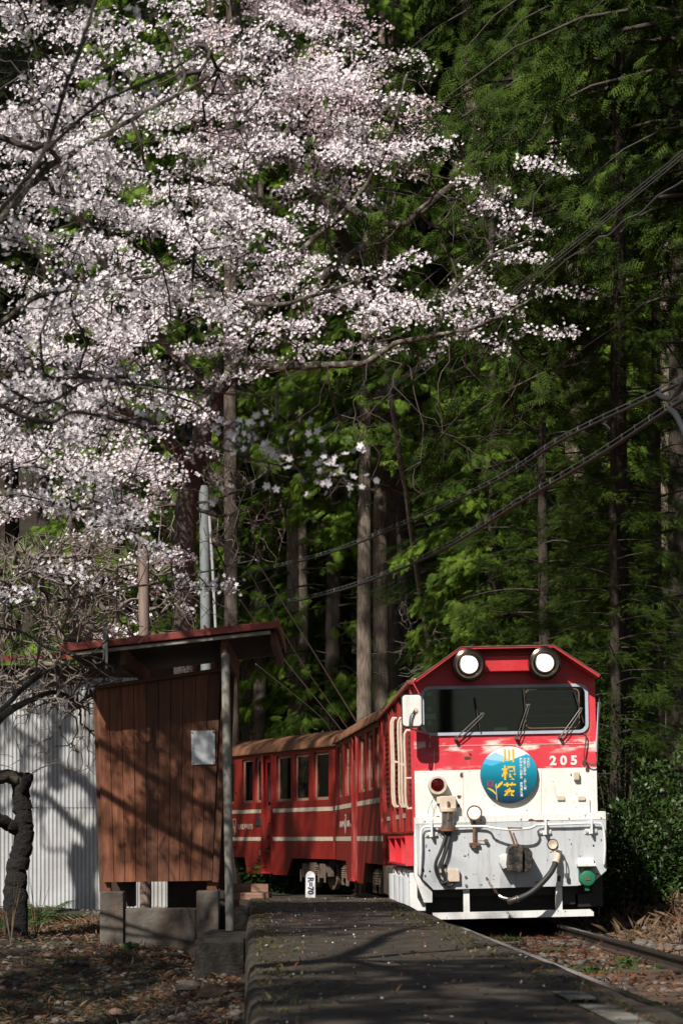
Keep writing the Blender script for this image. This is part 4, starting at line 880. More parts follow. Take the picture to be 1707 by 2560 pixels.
def tracks(n, y0=6, y1=34):
    y = y0 + (y1 - y0) * rng.random(n); x = np.array([tx(v) for v in y]) + U(-1.0, 1.9, n); return x, y
x, y = tracks(6500); stones('gravel', 6500, x, y, .012, .05, 'stone'); x, y = tracks(3500); stones('gravel', 3500, x, y, .012, .045, 'stone2')
y = U(10, 25, 6000); x = -.04 * y - .05 - 4 * rng.random(6000) ** 1.3; stones('gravel', 6000, x, y, .008, .04, 'stone')
y = U(21.5, 25, 1400); x = U(2.7, 4.2, 1400); stones('gravel', 1400, x, y, .015, .07, 'stone')
big = None
def bigstone(px, py, sz, Y, i):
    v = unit(rng.normal(size=(1, 3)))[0]; p = W(px, py, Y)
    bm_v, bm_f = [], []
    g = G(); n = 9; pr = [(0, .5), (.25, .95), (.55, .9), (.8, .6), (.95, .2)]
    vs = []
    for t, r_ in pr: vs += [(math.cos(6.283 * k / n) * r_ * rng.uniform(.8, 1.15) * sz, math.sin(6.283 * k / n) * r_ * rng.uniform(.8, 1.15) * sz, t * sz * rng.uniform(.8, 1.0)) for k in range(n)]
    g.add(vs, [(j * n + k, j * n + (k + 1) % n, (j + 1) * n + (k + 1) % n, (j + 1) * n + k) for j in range(len(pr) - 1) for k in range(n)] + [tuple(range((len(pr) - 1) * n, len(pr) * n))])
    p.z = float(ground_z(p.x, p.y)) - .01; return g.build('stone', ('stone', 'stone2')[i % 2], loc=p)
SL = ['pale rounded stone beside the platform at the bottom of the photo', 'broad grey stone left of the pale rounded one', 'rough stones heap block leaning at the dark concrete block', 'flat grey stone in the lit litter left of the block', 'small pale stone at the bottom left corner', 'brown stone in the dark ground before the shelter', 'grey stone lying just before the concrete footing', 'low stone in the dry litter near the bottom left']
for i, a in enumerate([(603, 2538, .045, 15.2), (535, 2530, .12, 15.4), (470, 2462, .10, 16.6), (420, 2478, .07, 16.3), (145, 2545, .05, 15.2), (250, 2440, .05, 17), (268, 2405, .06, 17.8), (290, 2520, .06, 15.6)]):
    tag(bigstone(*a, i), SL[i], 'stone', 'larger stones on the ground before the shelter')
for i, a in enumerate([(1563, 2290, .10, 25.5), (1690, 2312, .05, 24), (1370, 2345, .05, 21.0), (1660, 2345, .09, 21.4), (1600, 2338, .09, 22)]):
    tag(bigstone(*a, i), ['large grey stone on the bank beyond the rail', 'rounded tan stone on the bank near the frame edge', 'pale angular stone between the rails before the locomotive', 'broad pale stone beside the rail near the frame edge', 'grey stone in the gravel heap beside the rail'][i], 'stone', 'larger stones beside the rail')
def litter(name, n, x, y, l0, l1, m, wd=.03, up=.3, zoff=.01, zb=None):
    TV = np.array([(0, -wd, 0), (0, wd, 0), (.55, wd * .8, .12), (1, 0, 0)]); TF = np.array([(0, 3, 2), (0, 2, 1)])
    X = unit(np.stack([rng.normal(size=n), rng.normal(size=n), np.abs(rng.normal(size=n)) * up], 1)); N = unit(rng.normal(size=(n, 3)) * .5 + np.array([0, 0, 1]))
    z = (ground_z(x, y) if zb is None else zb) + zoff
    V, F = scatter(TV, TF, np.stack([x, y, z + 0 * x], 1), X, N, U(l0, l1, n)); return tag(mesh_np(name, V, F, m), kind='stuff')
n = 40000; y = 10 + 15 * rng.random(n); x = -.04 * y - .05 - 4.2 * rng.random(n); kp = np.sin(x * 3.1 + y) + np.sin(y * 2.3 - x * 1.7) > rng.normal(size=n) * .8 - .3
litter('leaf_litter', kp.sum(), x[kp], y[kp], .02, .07, 'litter', wd=.06)
n = 9000; y = 10 + 14 * rng.random(n); x = -.04 * y - .1 - 4 * rng.random(n); litter('dry_grass', n, x, y, .03, .11, 'straw', wd=.014, up=.4)
n = 16000; y = U(23.5, 34, n); x = U(2.9, 7, n) + (y - 24) * .05; litter('leaf_litter', n, x, y, .03, .10, 'litter', wd=.05, up=.5)
n = 6000; y = U(22, 33, n); x = U(2.7, 7, n); litter('dry_grass', n, x, y, .06, .28, 'straw', wd=.016, up=.7)
x, y = tracks(9000, 6, 32); litter('leaf_litter', 9000, x, y, .03, .10, 'litter', wd=.06, zoff=.03)
# moss and weeds
n = 5000; a_ = rng.integers(0, 40, n); cx_ = U(-3.6, -1, 40); cy_ = U(14, 24.5, 40); x = cx_[a_] + rng.normal(size=n) * .16; y = cy_[a_] + rng.normal(size=n) * .25
kp = (x < -.04 * y - .1) & (rng.random(n) < .5); litter('ground_weeds', kp.sum(), x[kp], y[kp], .012, .04, 'weed', wd=.2, up=.8)
n = 1500; a_ = rng.integers(0, 12, n); cx_ = np.array([tx(21)] * 12) + U(-.5, 1.6, 12); cy_ = U(17, 24, 12); litter('ground_weeds', n, cx_[a_] + rng.normal(size=n) * .07, cy_[a_] + rng.normal(size=n) * .1, .03, .10, 'weed', wd=.1, up=.8)
# fallen petals and moss tufts on the platform
n = 480; y = 7 + 18 * rng.random(n) ** .8; x = -.039 * y + .08 + U(0, 1.34, n)
TVp = np.array([(-.5, 0, 0), (0, .4, .05), (.5, 0, .1), (0, -.4, .05)]); TFp = np.array([(0, 1, 2), (0, 2, 3)])
V, F = scatter(TVp, TFp, np.stack([x, y, np.full(n, .264)], 1), rdir(n) * [1, 1, .2], unit(rng.normal(size=(n, 3)) * .3 + [0, 0, 1]), U(.009, .018, n)); tag(mesh_np('fallen_petals', V, F, 'petal'), kind='stuff')
n = 2200; y = 7.5 + 17 * rng.random(n); e = rng.random(n); x = np.where(e < .5, -.039 * y + .04 + np.abs(rng.normal(size=n)) * .12, -.039 * y + 1.40 - np.abs(rng.normal(size=n)) * .12); litter('moss_tufts', n, x, y, .01, .035, 'yleaf', wd=.2, up=.7, zb=.25, zoff=.004)
n = 900; y = 7.5 + 17 * rng.random(n); x = -.039 * y + .04 + 1.38 * rng.random(n); litter('leaf_litter', n, x, y, .015, .05, 'litter', wd=.08, zb=.25, zoff=.008)
# ------------------------------------------------------------ growing trees
def segtubes(P, Q, r0, r1, n=4):
    d = unit(Q - P); up = np.where(np.abs(d[:, 2:3]) < .9, np.array([[0, 0, 1.]]), np.array([[1., 0, 0]])); a = unit(np.cross(d, up)); b = np.cross(d, a); k = len(P)
    ang = 2 * np.pi * np.arange(n) / n; ca, sa = np.cos(ang)[None, :, None], np.sin(ang)[None, :, None]
    rg = ca * a[:, None] + sa * b[:, None]
    V = np.concatenate([P[:, None] + rg * r0[:, None, None], Q[:, None] + rg * r1[:, None, None]], 1).reshape(-1, 3)
    i = np.arange(n); f = np.stack([i, (i + 1) % n, n + (i + 1) % n, n + i], 1)
    return V, (f[None] + (np.arange(k) * 2 * n)[:, None, None]).reshape(-1, 4)
def grow(seeds, attract, bf=.35, step=.12, jit=.02):    # seeds: (k, 3), attractors: (n, 3); greedy tree
    N = 60000; P = np.zeros((N, 3)); par = -np.ones(N, int); plen = np.zeros(N); k = len(seeds); P[:k] = seeds
    att = attract[np.argsort(((attract[:, None, ::1] - seeds[None, ::6]) ** 2).sum(-1).min(1))]; leaf = []
    for a in att:
        d = np.sqrt(((P[:k] - a) ** 2).sum(1)); j = int(np.argmin(d + bf * plen[:k])); L_ = d[j]; m = max(1, int(L_ / step)); prev = j
        sag = rng.normal(size=3) * L_ * .10
        for q_ in range(1, m + 1):
            t = q_ / m; p = P[j] * (1 - t) + a * t + sag * math.sin(math.pi * t) + (rng.normal(size=3) * jit if q_ < m else 0)
            if k >= N: break
            P[k] = p; par[k] = prev; plen[k] = plen[prev] + L_ / m; prev = k; k += 1
        leaf.append(prev)
    cnt = np.zeros(k)
    cnt[leaf] += 1
    for i in range(k - 1, len(seeds) - 1, -1):
        if par[i] >= 0: cnt[par[i]] += cnt[i]
    return P[:k], par[:k], cnt, np.array(leaf)
def polyl(pts, n=8): return np.array([tuple(v) for v in catmull([W(*p) if len(p) == 3 else Vector(p[:3]) for p in pts], n)])
# blossom template: five notched, cupped petals
fv = [(0, 0, 0)]; ff = []
for i in range(5):
    a = 2 * math.pi * i / 5; q0 = len(fv)
    for da, r_, z in ((-.52, .62, .22), (-.16, 1.0, .30), (.16, 1.0, .30), (.52, .62, .22)): fv.append((math.cos(a + da) * r_, math.sin(a + da) * r_, z))
    ff += [(0, q0, q0 + 1), (0, q0 + 1, q0 + 2), (0, q0 + 2, q0 + 3)]
FV, FF = np.array(fv), np.array(ff)
LV = np.array([(0, 0, 0), (.35, .18, .04), (.7, .13, .03), (1, 0, -.05), (.7, -.13, .03), (.35, -.18, .04)]); LF = np.array([(0, 1, 5), (1, 2, 4), (1, 4, 5), (2, 3, 4)])
def frames_out(n, bias=(0, 0, 0), s_=1.0):
    N = unit(rng.normal(size=(n, 3)) * s_ + np.array(bias)); X = unit(np.cross(N, rdir(n))); return X, N
def flowers(C, per, spread, size, bias=(-.5, -1.0, .65)):
    n = len(C) * per; P = np.repeat(C, per, 0) + rng.normal(size=(n, 3)) * spread * np.array([1.2, 1.0, .75]); X, N = frames_out(n, bias)
    return P, X, N, U(size * .8, size * 1.15, n)
def limbs_mesh(name, limbs, m, parent, n=10, jt=1):
    for k, (pts, r0, r1) in enumerate(limbs):
        g = G(); V = catmull([Vector(p) for p in pts], 7)
        V = [v + Vector(rng.normal(size=3) * min(.02, r1 * .35 + .004) * jt) for v in V]
        rs = [r0 + (r1 - r0) * (i / (len(V) - 1)) ** .8 for i in range(len(V))]; rs = [q_ * rng.uniform(.93, 1.08) for q_ in rs]
        g.tube(V, rs, n if r0 > .04 else 6).build('trunk' if k == 0 else name, m[0] if k == 0 else m[min(k, len(m) - 1)], parent, smooth=True)
def cherry(name, base, limbs, att_flower, att_bare, size, per, spread, petal, label, mats=('bark', 'lichen'), leafn=0, bf=.35, step=.14, nind=0, jt=1, group=None, twig='twig', rt=.0022):
    base = Vector(base); root = empty(name, base, label=label, cat='tree', group=group); b = np.array(base)
    lm = [([Vector(p) - base for p in pts], r0, r1) for pts, r0, r1 in limbs]; limbs_mesh('limb', lm, mats, root, jt=jt)
    seeds = np.concatenate([np.array([tuple(v) for v in catmull([Vector(p) for p in pts], 7)])[3 if i == 0 else 0:] for i, (pts, _, _) in enumerate(limbs)])
    att = np.concatenate([att_flower, att_bare]) if len(att_bare) else att_flower
    P, par, cnt, leaf = grow(seeds, att, bf, step)
    k0 = len(seeds); idx = np.arange(k0, len(P)); r = rt * np.maximum(cnt, 1) ** .48
    V, F = segtubes(P[par[idx]] - b, P[idx] - b, np.where(par[idx] >= k0, r[par[idx]], r[idx]), r[idx], 4); mesh_np('twigs', V, F, twig, root, smooth=True)['kind'] = 'stuff'
    if len(att_flower) == 0: return root
    Pf, X, N, s_ = flowers(att_flower, per, spread, size)
    Pf = Pf - b
    if nind:    # the nearest flowers as parts of their own
        o_ = np.argsort(Pf[:, 1] + b[1])[:nind]; me = None
        for i in o_:
            if me is None:
                ob = mesh_np('blossom', FV, FF, petal, root); me = ob.data
            else: ob = link(bpy.data.objects.new('blossom', me), root)
            Yv = np.cross(N[i], X[i]); ob.matrix_basis = Matrix.Translation(Pf[i]) @ Matrix(np.stack([X[i], Yv, N[i]], 1).tolist()).to_4x4() @ Matrix.Scale(s_[i], 4)
        kp = np.ones(len(Pf), bool); kp[o_] = False; Pf, X, N, s_ = Pf[kp], X[kp], N[kp], s_[kp]
    if len(Pf):
        V, F = scatter(FV, FF, Pf, X, N, s_); mesh_np('blossoms', V, F, petal, root)['kind'] = 'stuff'
    if leafn:
        j = rng.integers(0, len(att_flower), leafn); Pl = att_flower[j] - b + rng.normal(size=(leafn, 3)) * spread * 1.3; X, N = frames_out(leafn)
        V, F = scatter(LV, LF, Pl, X, N, U(.02, .05, leafn)); mesh_np('young_leaves', V, F, 'yleaf', root)['kind'] = 'stuff'
    return root
DM = ["67543466400000","77653266511000","76533467762000","87655666786131","87656532132053","76645662100031","78776655111421","68777767765652","66666544322231","77654200000000","77653100000000","66653100000000","65431100000000","33111000000000","12222100000000","12220000000000"]
def from_map(sel, dens, depth):     # positions of blossom clusters, sel(cx, cy) -> weight, depth(px, py) -> distance
    out = []
    for j, row in enumerate(DM):
        for i, ch in enumerate(row):
            q_ = int(ch) * sel(i, j) * dens
            n = rng.poisson(q_ / 7.) if q_ > 0 else 0
            for _ in range(n):
                px, py = (i + rng.random()) * 100, (j + rng.random()) * 100
                if math.sin(px * .031 + py * .019) + math.sin(py * .047 - px * .017) + math.sin(px * .08 + 2 * math.sin(py * .04)) < rng.normal() * .5 - .6: continue
                Yd = depth(px, py); c = np.array(W(px, py, Yd)); sc_l = Yd / 27.
                d = np.array([rng.choice([-1, 1]) * rng.uniform(.6, 1), rng.normal() * .4, rng.normal() * .22 + .12]); L_ = rng.uniform(.18, .42) * sc_l
                for q2 in np.linspace(-1, 1, 7): out.append(tuple(c + d * L_ * q2 + np.array([0, 0, -.10 * L_ * q2 * q2]) + rng.normal(size=3) * np.array([.035, .05, .035]) * sc_l))
    return np.array(out).reshape(-1, 3)
Wt = lambda *p: tuple(W(*p))
# main cherry behind the shelter
zg = lambda x, y: float(ground_z(x, y))
bA = W(455, 2230, 28.5); bA.z = zg(bA.x, bA.y) - .1
limA = [([tuple(bA), Wt(470, 1900, 28.5), Wt(462, 1500, 28.3), Wt(480, 1180, 28), Wt(540, 985, 27.8)], .17, .10),
        ([Wt(530, 1000, 27.8), Wt(600, 930, 27.3), Wt(700, 918, 27), Wt(800, 912, 26.8), Wt(905, 908, 26.6), Wt(985, 862, 26.4), Wt(1080, 840, 26.2), Wt(1200, 815, 26), Wt(1330, 745, 25.8)], .065, .012),
        ([Wt(540, 985, 27.8), Wt(450, 900, 27.5), Wt(385, 820, 27.2), Wt(400, 770, 27), Wt(520, 740, 26.8), Wt(700, 760, 26.6), Wt(900, 700, 26.5)], .06, .015),
        ([Wt(480, 1180, 28), Wt(400, 1080, 27), Wt(280, 1010, 26), Wt(120, 960, 25)], .10, .02),
        ([Wt(540, 985, 27.8), Wt(620, 850, 28.5), Wt(740, 640, 28.8), Wt(870, 520, 29), Wt(960, 380, 29), Wt(1020, 180, 29)], .06, .015),
        ([Wt(740, 640, 28.8), Wt(600, 450, 28.5), Wt(480, 300, 28), Wt(420, 60, 28)], .05, .02),
        ([Wt(385, 820, 27.2), Wt(250, 640, 26.5), Wt(150, 420, 26), Wt(80, 200, 26)], .08, .03),
        ([Wt(870, 520, 29), Wt(1000, 560, 28), Wt(1090, 480, 27.6)], .05, .02),
        ([Wt(1080, 840, 26.2), Wt(1140, 720, 26.2), Wt(1230, 640, 26.2), Wt(1330, 600, 26.2)], .035, .012)]
selA = lambda i, j: (1 if j >= 4 else (.75 if i >= 3 else .7)) if i >= 2 else .45
dA = lambda px, py: 27.2 + rng.normal() * .9 + (px < 400) * -1.0
attA = from_map(selA, 5.4, dA); bareA = np.array([Wt(rng.uniform(200, 1350), rng.uniform(250, 1250), 27.5 + rng.normal() * 1.2) for _ in range(800)])
cherry('cherry_tree', bA, limA, attA, bareA, .0195, 19, .05, 'petal', 'large cherry tree in full white blossom behind the waiting shelter', nind=0, leafn=2500)
# pinker cherry far behind
bC = W(1010, 2100, 47.5); bC.z = zg(bC.x, bC.y) - .1
limC = [([tuple(bC), Wt(1004, 1500, 47), Wt(990, 900, 44), Wt(840, 560, 37)], .13, .09), ([Wt(840, 560, 36), Wt(900, 350, 35.5), Wt(1000, 250, 35)], .1, .04), ([Wt(800, 700, 36), Wt(1000, 560, 35.5), Wt(1200, 420, 35), Wt(1320, 380, 35)], .1, .03), ([Wt(840, 560, 36), Wt(700, 350, 36), Wt(620, 150, 36), Wt(560, -100, 36)], .1, .04), ([Wt(700, 350, 36), Wt(830, 200, 36), Wt(850, 0, 36), Wt(850, -150, 36)], .07, .03)]
selC = lambda i, j: 1.0 if ((i >= 5 and j <= 4) or (i >= 10 and 2 <= j <= 5)) else 0
attC = from_map(selC, 9, lambda px, py: 35.5 + rng.normal() * .9)
attC = np.concatenate([attC, np.array([Wt(rng.uniform(480, 900), rng.uniform(-150, 30), 36 + rng.normal()) for _ in range(160)])])
cherry('cherry_tree', bC, limC, attC, np.zeros((0, 3)), .023, 16, .066, 'petalfar', 'pinker cherry tree farther back beneath the dark hanging conifer boughs', leafn=800, step=.2)
# nearer cherry at the left, large flowers
bB = (-4.6, 17.2, -.3)
limB = [([bB, (-4.5, 17.2, 2), (-4.1, 17, 4), (-3.6, 16.8, 6)], .22, .12), ([(-4.1, 17, 4), Wt(0, 1230, 16.6), Wt(180, 1260, 16.3), Wt(330, 1290, 16)], .035, .008), ([(-4.0, 17, 4.4), Wt(-60, 1010, 16.4), Wt(180, 930, 16), Wt(420, 985, 15.8)], .035, .007), ([(-3.6, 16.8, 6), Wt(-80, 560, 16), Wt(120, 420, 15.8), Wt(330, 300, 15.5), Wt(520, 190, 15.4)], .04, .008), ([(-3.8, 16.9, 5.2), Wt(-90, 820, 16.2), Wt(100, 740, 16), Wt(330, 700, 16), Wt(480, 640, 16)], .035, .007), ([(-3.6, 16.8, 6), (-2.8, 16, 7.4), Wt(200, -150, 15.5)], .07, .03), ([(-4.5, 17.2, 2.6), Wt(-50, 1500, 16.6), Wt(150, 1500, 16.4), Wt(420, 1450, 16.4), Wt(640, 1400, 16.4)], .018, .004), ([(-4.5, 17.2, 2.2), Wt(-40, 1570, 16.8), Wt(120, 1620, 16.8), Wt(250, 1650, 17), Wt(300, 1700, 17.4)], .015, .005)]
selB = lambda i, j: (1.0, 1.0, .8, .7, .4, .25, 0, 0, 0, 0, 0, 0, 0, 0)[i] if j < 13 else (1.4 if i < 6 else 0)
shB = np.stack([U(-5, -1.9, 420), U(10.5, 17, 420), U(4.6, 8, 420)], 1); shB = shB[(shB[:, 2] - HC > .37 * shB[:, 1]) | (np.abs(shB[:, 0]) > .16 * shB[:, 1])]
attB = from_map(selB, 2.4, lambda px, py: 16.2 + rng.normal() * .7)
def raycast_pts(n, x0, x1, y0, y1, z0, z1, t0, t1):      # boughs between the sun and a patch, out of view above
    t = U(t0, t1, n); p = np.stack([U(x0, x1, n) - .454 * t, U(y0, y1, n) - .891 * t, U(z0, z1, n) + .869 * t], 1)
    vis = (np.abs(p[:, 0]) < .146 * p[:, 1]) & ((p[:, 2] - HC) < .356 * p[:, 1]); return p[~vis & (p[:, 1] > 2)]
attB = np.concatenate([attB, shB, raycast_pts(150, -1.95, -1.0, 19.2, 19.2, .6, 1.9, 2.5, 6.5), raycast_pts(420, -3.4, -.8, 15, 19, -.2, .1, 4.5, 9)])
bareB = np.array([Wt(rng.uniform(-50, 620), rng.uniform(100, 1620), 16.5 + rng.normal() * .6) for _ in range(500)])
cherry('cherry_tree', bB, limB, attB, bareB, .0150, 17, .042, 'petal', 'nearer cherry tree at the left whose white boughs hang over the shelter', leafn=3000, nind=120, step=.1)
# closest, out of focus, mostly in shade
bN = (-3.2, 7.0, -.4)
limN = [([bN, (-3.1, 7.2, 1.6), (-2.6, 7.5, 3.2), (-2.2, 7.8, 4.4)], .2, .1), ([(-2.6, 7.5, 3.2), Wt(-20, 1000, 8.6), Wt(200, 1030, 8.8), Wt(420, 1080, 9), Wt(640, 1150, 9.1), Wt(800, 1185, 9.2)], .012, .002), ([(-2.4, 7.6, 3.8), Wt(-30, 930, 8.8), Wt(250, 950, 9.2), Wt(560, 985, 9.6), Wt(900, 985, 9.9)], .008, .0025), ([(-2.9, 7.6, 2.0), Wt(-200, 760, 8.5), Wt(0, 530, 8.5), Wt(110, 380, 8.5), Wt(165, 220, 8.5), Wt(215, 80, 8.5), Wt(245, -40, 8.5), Wt(290, -400, 8.5)], .011, .006), ([Wt(110, 380, 8.5), Wt(250, 260, 8.4), Wt(400, 190, 8.4), Wt(520, 120, 8.4)], .008, .003), ([(-2.2, 7.8, 4.4), (-1.4, 9.5, 5.2), (-.6, 11.5, 5.8)], .06, .02), ([(-2.2, 7.8, 4.4), (-2.4, 10.5, 5.6), (-2.2, 13, 6.4)], .07, .02), ([(-2.2, 7.8, 4.4), (-1.0, 6.5, 5.0), (.2, 5.8, 5.2)], .06, .02), ([(-2.2, 7.8, 4.4), (-2.5, 5.5, 5.6), (-2.6, 3, 6)], .06, .02)]
near = [Wt(rng.uniform(-20, 640), 0, 9) for _ in range(1)]
L1 = polyl([(0, 1000, 8.7), (200, 1035, 8.8), (420, 1085, 9), (640, 1140, 9.1), (860, 1170, 9.2)]); pn = []
for _ in range(28): p = L1[rng.integers(0, len(L1))]; pn.append(p + rng.normal(size=3) * [.04, .15, .075])
for _ in range(11): pn.append(np.array(Wt(rng.uniform(550, 740), rng.uniform(1040, 1250), 9.1 + rng.normal() * .1)))
for _ in range(13): pn.append(np.array(Wt(rng.uniform(-20, 420), rng.uniform(380, 1000), 8.8 + rng.normal() * .3)))
for _ in range(10): pn.append(np.array(Wt(rng.uniform(0, 450), rng.uniform(0, 350), 8.6 + rng.normal() * .3)))
up_ = np.stack([U(-4.6, .2, 500), U(1.5, 13.5, 500), U(4.9, 6.8, 500)], 1)
up_ = up_[(up_[:, 2] - HC) > .36 * up_[:, 1] + .1]
cherry('cherry_tree', bN, limN, np.concatenate([np.array(pn), up_[:230], raycast_pts(520, -.9, 1.2, 10, 24, .25, .25, 7, 10.5)]), np.concatenate([up_[230:], np.array([Wt(rng.uniform(0, 800), rng.uniform(850, 1250), 9 + rng.normal() * .2) for _ in range(60)])]), .0150, 5, .035, 'petal', 'closest cherry tree whose blurred shaded sprigs hang across the left of view', mats=('darkbark', 'twig'), jt=.3, nind=250, step=.1, bf=.3)

# gnarled leafless tree beside the shed
bT = W(42, 2290, 19.6); bT.z = zg(bT.x, bT.y) - .1
limT = [([tuple(bT), Wt(40, 2240, 19.6), Wt(44, 2175, 19.6), Wt(58, 2115, 19.6), Wt(60, 2060, 19.6), Wt(54, 2000, 19.6), Wt(52, 1950, 19.6)], .10, .068), ([Wt(54, 1985, 19.6), Wt(66, 1958, 19.5), Wt(74, 1938, 19.45)], .05, .04), ([Wt(44, 2075, 19.6), Wt(10, 2055, 19.5), Wt(-60, 2020, 19.3), Wt(-160, 1960, 19)], .055, .05), ([Wt(50, 1950, 19.6), Wt(10, 1940, 19.5), Wt(-60, 1950, 19.3), Wt(-150, 1880, 19)], .06, .05),
        ([Wt(-160, 1900, 19), Wt(-60, 1850, 19.2), Wt(20, 1780, 19.4), Wt(80, 1750, 19.6), Wt(140, 1730, 19.8), Wt(200, 1760, 20)], .05, .012), ([Wt(-60, 1850, 19.2), Wt(60, 1720, 19.6), Wt(140, 1660, 20), Wt(160, 1600, 20)], .03, .008), ([Wt(-150, 1880, 19), Wt(-100, 1650, 19.5), Wt(-20, 1500, 20), Wt(80, 1420, 20.5)], .05, .012)]
bt_ = np.array([Wt(rng.uniform(-60, 310), rng.uniform(1330, 1790) + (rng.random() < .1) * 150, 20.4 + rng.normal() * .5) if rng.random() < .85 else Wt(rng.uniform(100, 500), rng.uniform(1380, 1640), 23.2 + rng.normal() * .4) for _ in range(2600)])
cherry('bare_tree', bT, limT, np.zeros((0, 3)), bt_, 0, 1, 0, 'petal', 'gnarled black stump-like tree with tangled leafless twigs before the grey shed', mats=('darkbark', 'darkbark', 'darkbark', 'lichen'), twig='greytwig', step=.07, bf=.6, rt=.0026, jt=.25)
# pale lichened bough under the blossom and thin bare trees by the cars
bP = W(250, 2200, 30); bP.z = zg(bP.x, bP.y)
limP = [([tuple(bP), Wt(240, 1700, 30), Wt(200, 1450, 29.5), Wt(180, 1290, 29)], .12, .06), ([Wt(180, 1290, 29), Wt(320, 1272, 29), Wt(450, 1262, 29), Wt(560, 1290, 29), Wt(640, 1262, 29), Wt(720, 1245, 29)], .05, .01), ([Wt(400, 1265, 29), Wt(540, 1250, 29), Wt(640, 1200, 29)], .025, .008), ([Wt(200, 1500, 29.5), Wt(210, 1380, 29), Wt(240, 1230, 29), Wt(300, 1150, 29)], .06, .02)]
bp = np.array([Wt(rng.uniform(150, 720), rng.uniform(1130, 1420), 29 + rng.normal() * .5) for _ in range(420)])
cherry('bare_tree', bP, limP, np.zeros((0, 3)), bp, 0, 1, 0, 'petal', 'leafless tree with pale lichened boughs under the cherry blossom', mats=('lichen', 'lichen'), twig='paletwig', step=.1, bf=.5, rt=.0024)
for i, (px, py, Y, x0, x1, y0, y1) in enumerate(((1075, 1800, 44.5, 980, 1230, 1480, 1700), (930, 560, 38.5, 740, 1020, 480, 780))):
    b_ = W(px + (60 if i == 0 else 180), 2150, Y); b_.z = zg(b_.x, b_.y)
    lim = [([tuple(b_), Wt(px + 30, 1750, Y), Wt(px - 10, 1650, Y), Wt(px + 20, 1560, Y)], .05, .02), ([Wt(px - 10, 1650, Y), Wt(px - 50, 1560, Y), Wt(px - 60, 1480, Y)], .02, .01), ([Wt(px + 25, 1740, Y), Wt(px + 100, 1650, Y), Wt(px + 110, 1540, Y)], .02, .01)] if i == 0 else [([tuple(b_), Wt(1080, 1700, Y + 3), Wt(1000, 1150, Y), Wt(955, 820, Y), Wt(965, 640, Y), Wt(985, 480, Y)], .055, .03), ([Wt(935, 760, Y), Wt(1000, 665, Y), Wt(1080, 600, Y)], .03, .01), ([Wt(940, 800, Y), Wt(860, 660, Y), Wt(800, 560, Y)], .03, .01)]
    bb_ = np.array([Wt(rng.uniform(x0, x1), rng.uniform(y0, y1), Y + rng.normal() * .5) for _ in range(260)])
    cherry('bare_tree', b_, lim, np.zeros((0, 3)), bb_, 0, 1, 0, 'petal', ('small leafless forked tree rising behind the locomotive roof', 'tall leafless tree with fine twigs amid the cherry crowns')[i], mats=('cbark', 'lichen'), twig='paletwig', step=.12, bf=.5, rt=.003)

# shade-giving cherry standing before the shed, beyond the frame
bS = (-4.95, 20.55, -.05)
sp = lambda px, py, t=7.9: tuple(W(px, py, 24.99) + Vector((S.x, S.y, S.z)) * (t * .62 / math.cos(SUN_EL)))
limS = [([bS, sp(205, 2230), sp(210, 2190), sp(232, 2130)], .13, .10), ([sp(232, 2130), sp(200, 2070, 7.6), sp(140, 2010, 7.2), sp(80, 1980, 7)], .07, .03), ([sp(232, 2130), sp(245, 2080), sp(252, 2040), sp(240, 1990), sp(150, 1900, 8.2), sp(140, 1800, 8.4)], .085, .045), ([sp(205, 2150), sp(160, 2125, 7.5), sp(105, 2118, 7.2)], .02, .01), ([sp(140, 1960, 7.2), sp(135, 1860, 8), sp(170, 1800, 8.2), sp(170, 1740, 8.2)], .07, .03), ([sp(150, 1900, 8.2), sp(80, 1850, 8), sp(20, 1800, 8)], .045, .015), ([sp(252, 2040), sp(320, 1960, 8), sp(420, 1900, 8)], .045, .02)]
bs_ = np.array([sp(rng.uniform(-60, 320), rng.uniform(1640, 2060), 8 + rng.normal() * .6) for _ in range(260)])
cherry('cherry_tree', bS, limS, np.array([sp(rng.uniform(-100, 560), rng.uniform(1300, 1700), 8 + rng.normal() * .6) for _ in range(120)]), bs_, .02, 6, .06, 'petal', 'cherry tree casting its branching shadow on the grey shed', mats=('bark', 'bark'), step=.15, bf=.5, rt=.008)

# ------------------------------------------------------------ conifers
def spray_t(sub=True, wid=.55, drop=.35, nb=5):
    V, F = [], []
    def tri(a, b, c): k = len(V); V.extend([a, b, c]); F.append((k, k + 1, k + 2))
    zf_ = lambda x: -drop * x * x
    tri((0, -.012, 0), (0, .012, 0), (1, 0, zf_(1)))
    for i in range(nb):
        for s_ in (-1, 1):
            t = .12 + .8 * (i + (.5 if s_ > 0 else 0)) / nb; L_ = wid * (1 - t) ** .8 * (1 - .35 * (t < .2)) + .10; a = R(48 - 12 * t); dx, dy = math.cos(a) * L_, math.sin(a) * L_ * s_
            ex, ey = t + dx, dy; z0, z1 = zf_(t), zf_(ex) - .25 * L_
            px_, py_ = -dy / L_ * .035, dx / L_ * .035
            tri((t - px_, -py_, z0), (t + px_, py_, z0), (ex, ey, z1))
            if sub:
                for q_ in (.4, .75):
                    for s2 in (-1, 1):
                        bx, by, bz = t + dx * q_, dy * q_, z0 + (z1 - z0) * q_; l2 = L_ * .42 * (1.1 - q_); a2 = math.atan2(dy, dx) + s2 * .75
                        cx2, cy2 = math.cos(a2) * l2, math.sin(a2) * l2; ox, oy = -cy2 / l2 * .035, cx2 / l2 * .035
                        tri((bx - ox, by - oy, bz), (bx + ox, by + oy, bz), (bx + cx2, by + cy2, bz - .05))
    return np.array(V), np.array(F)
HV, HF = spray_t()
HVs, HFs = spray_t(sub=False, nb=7)
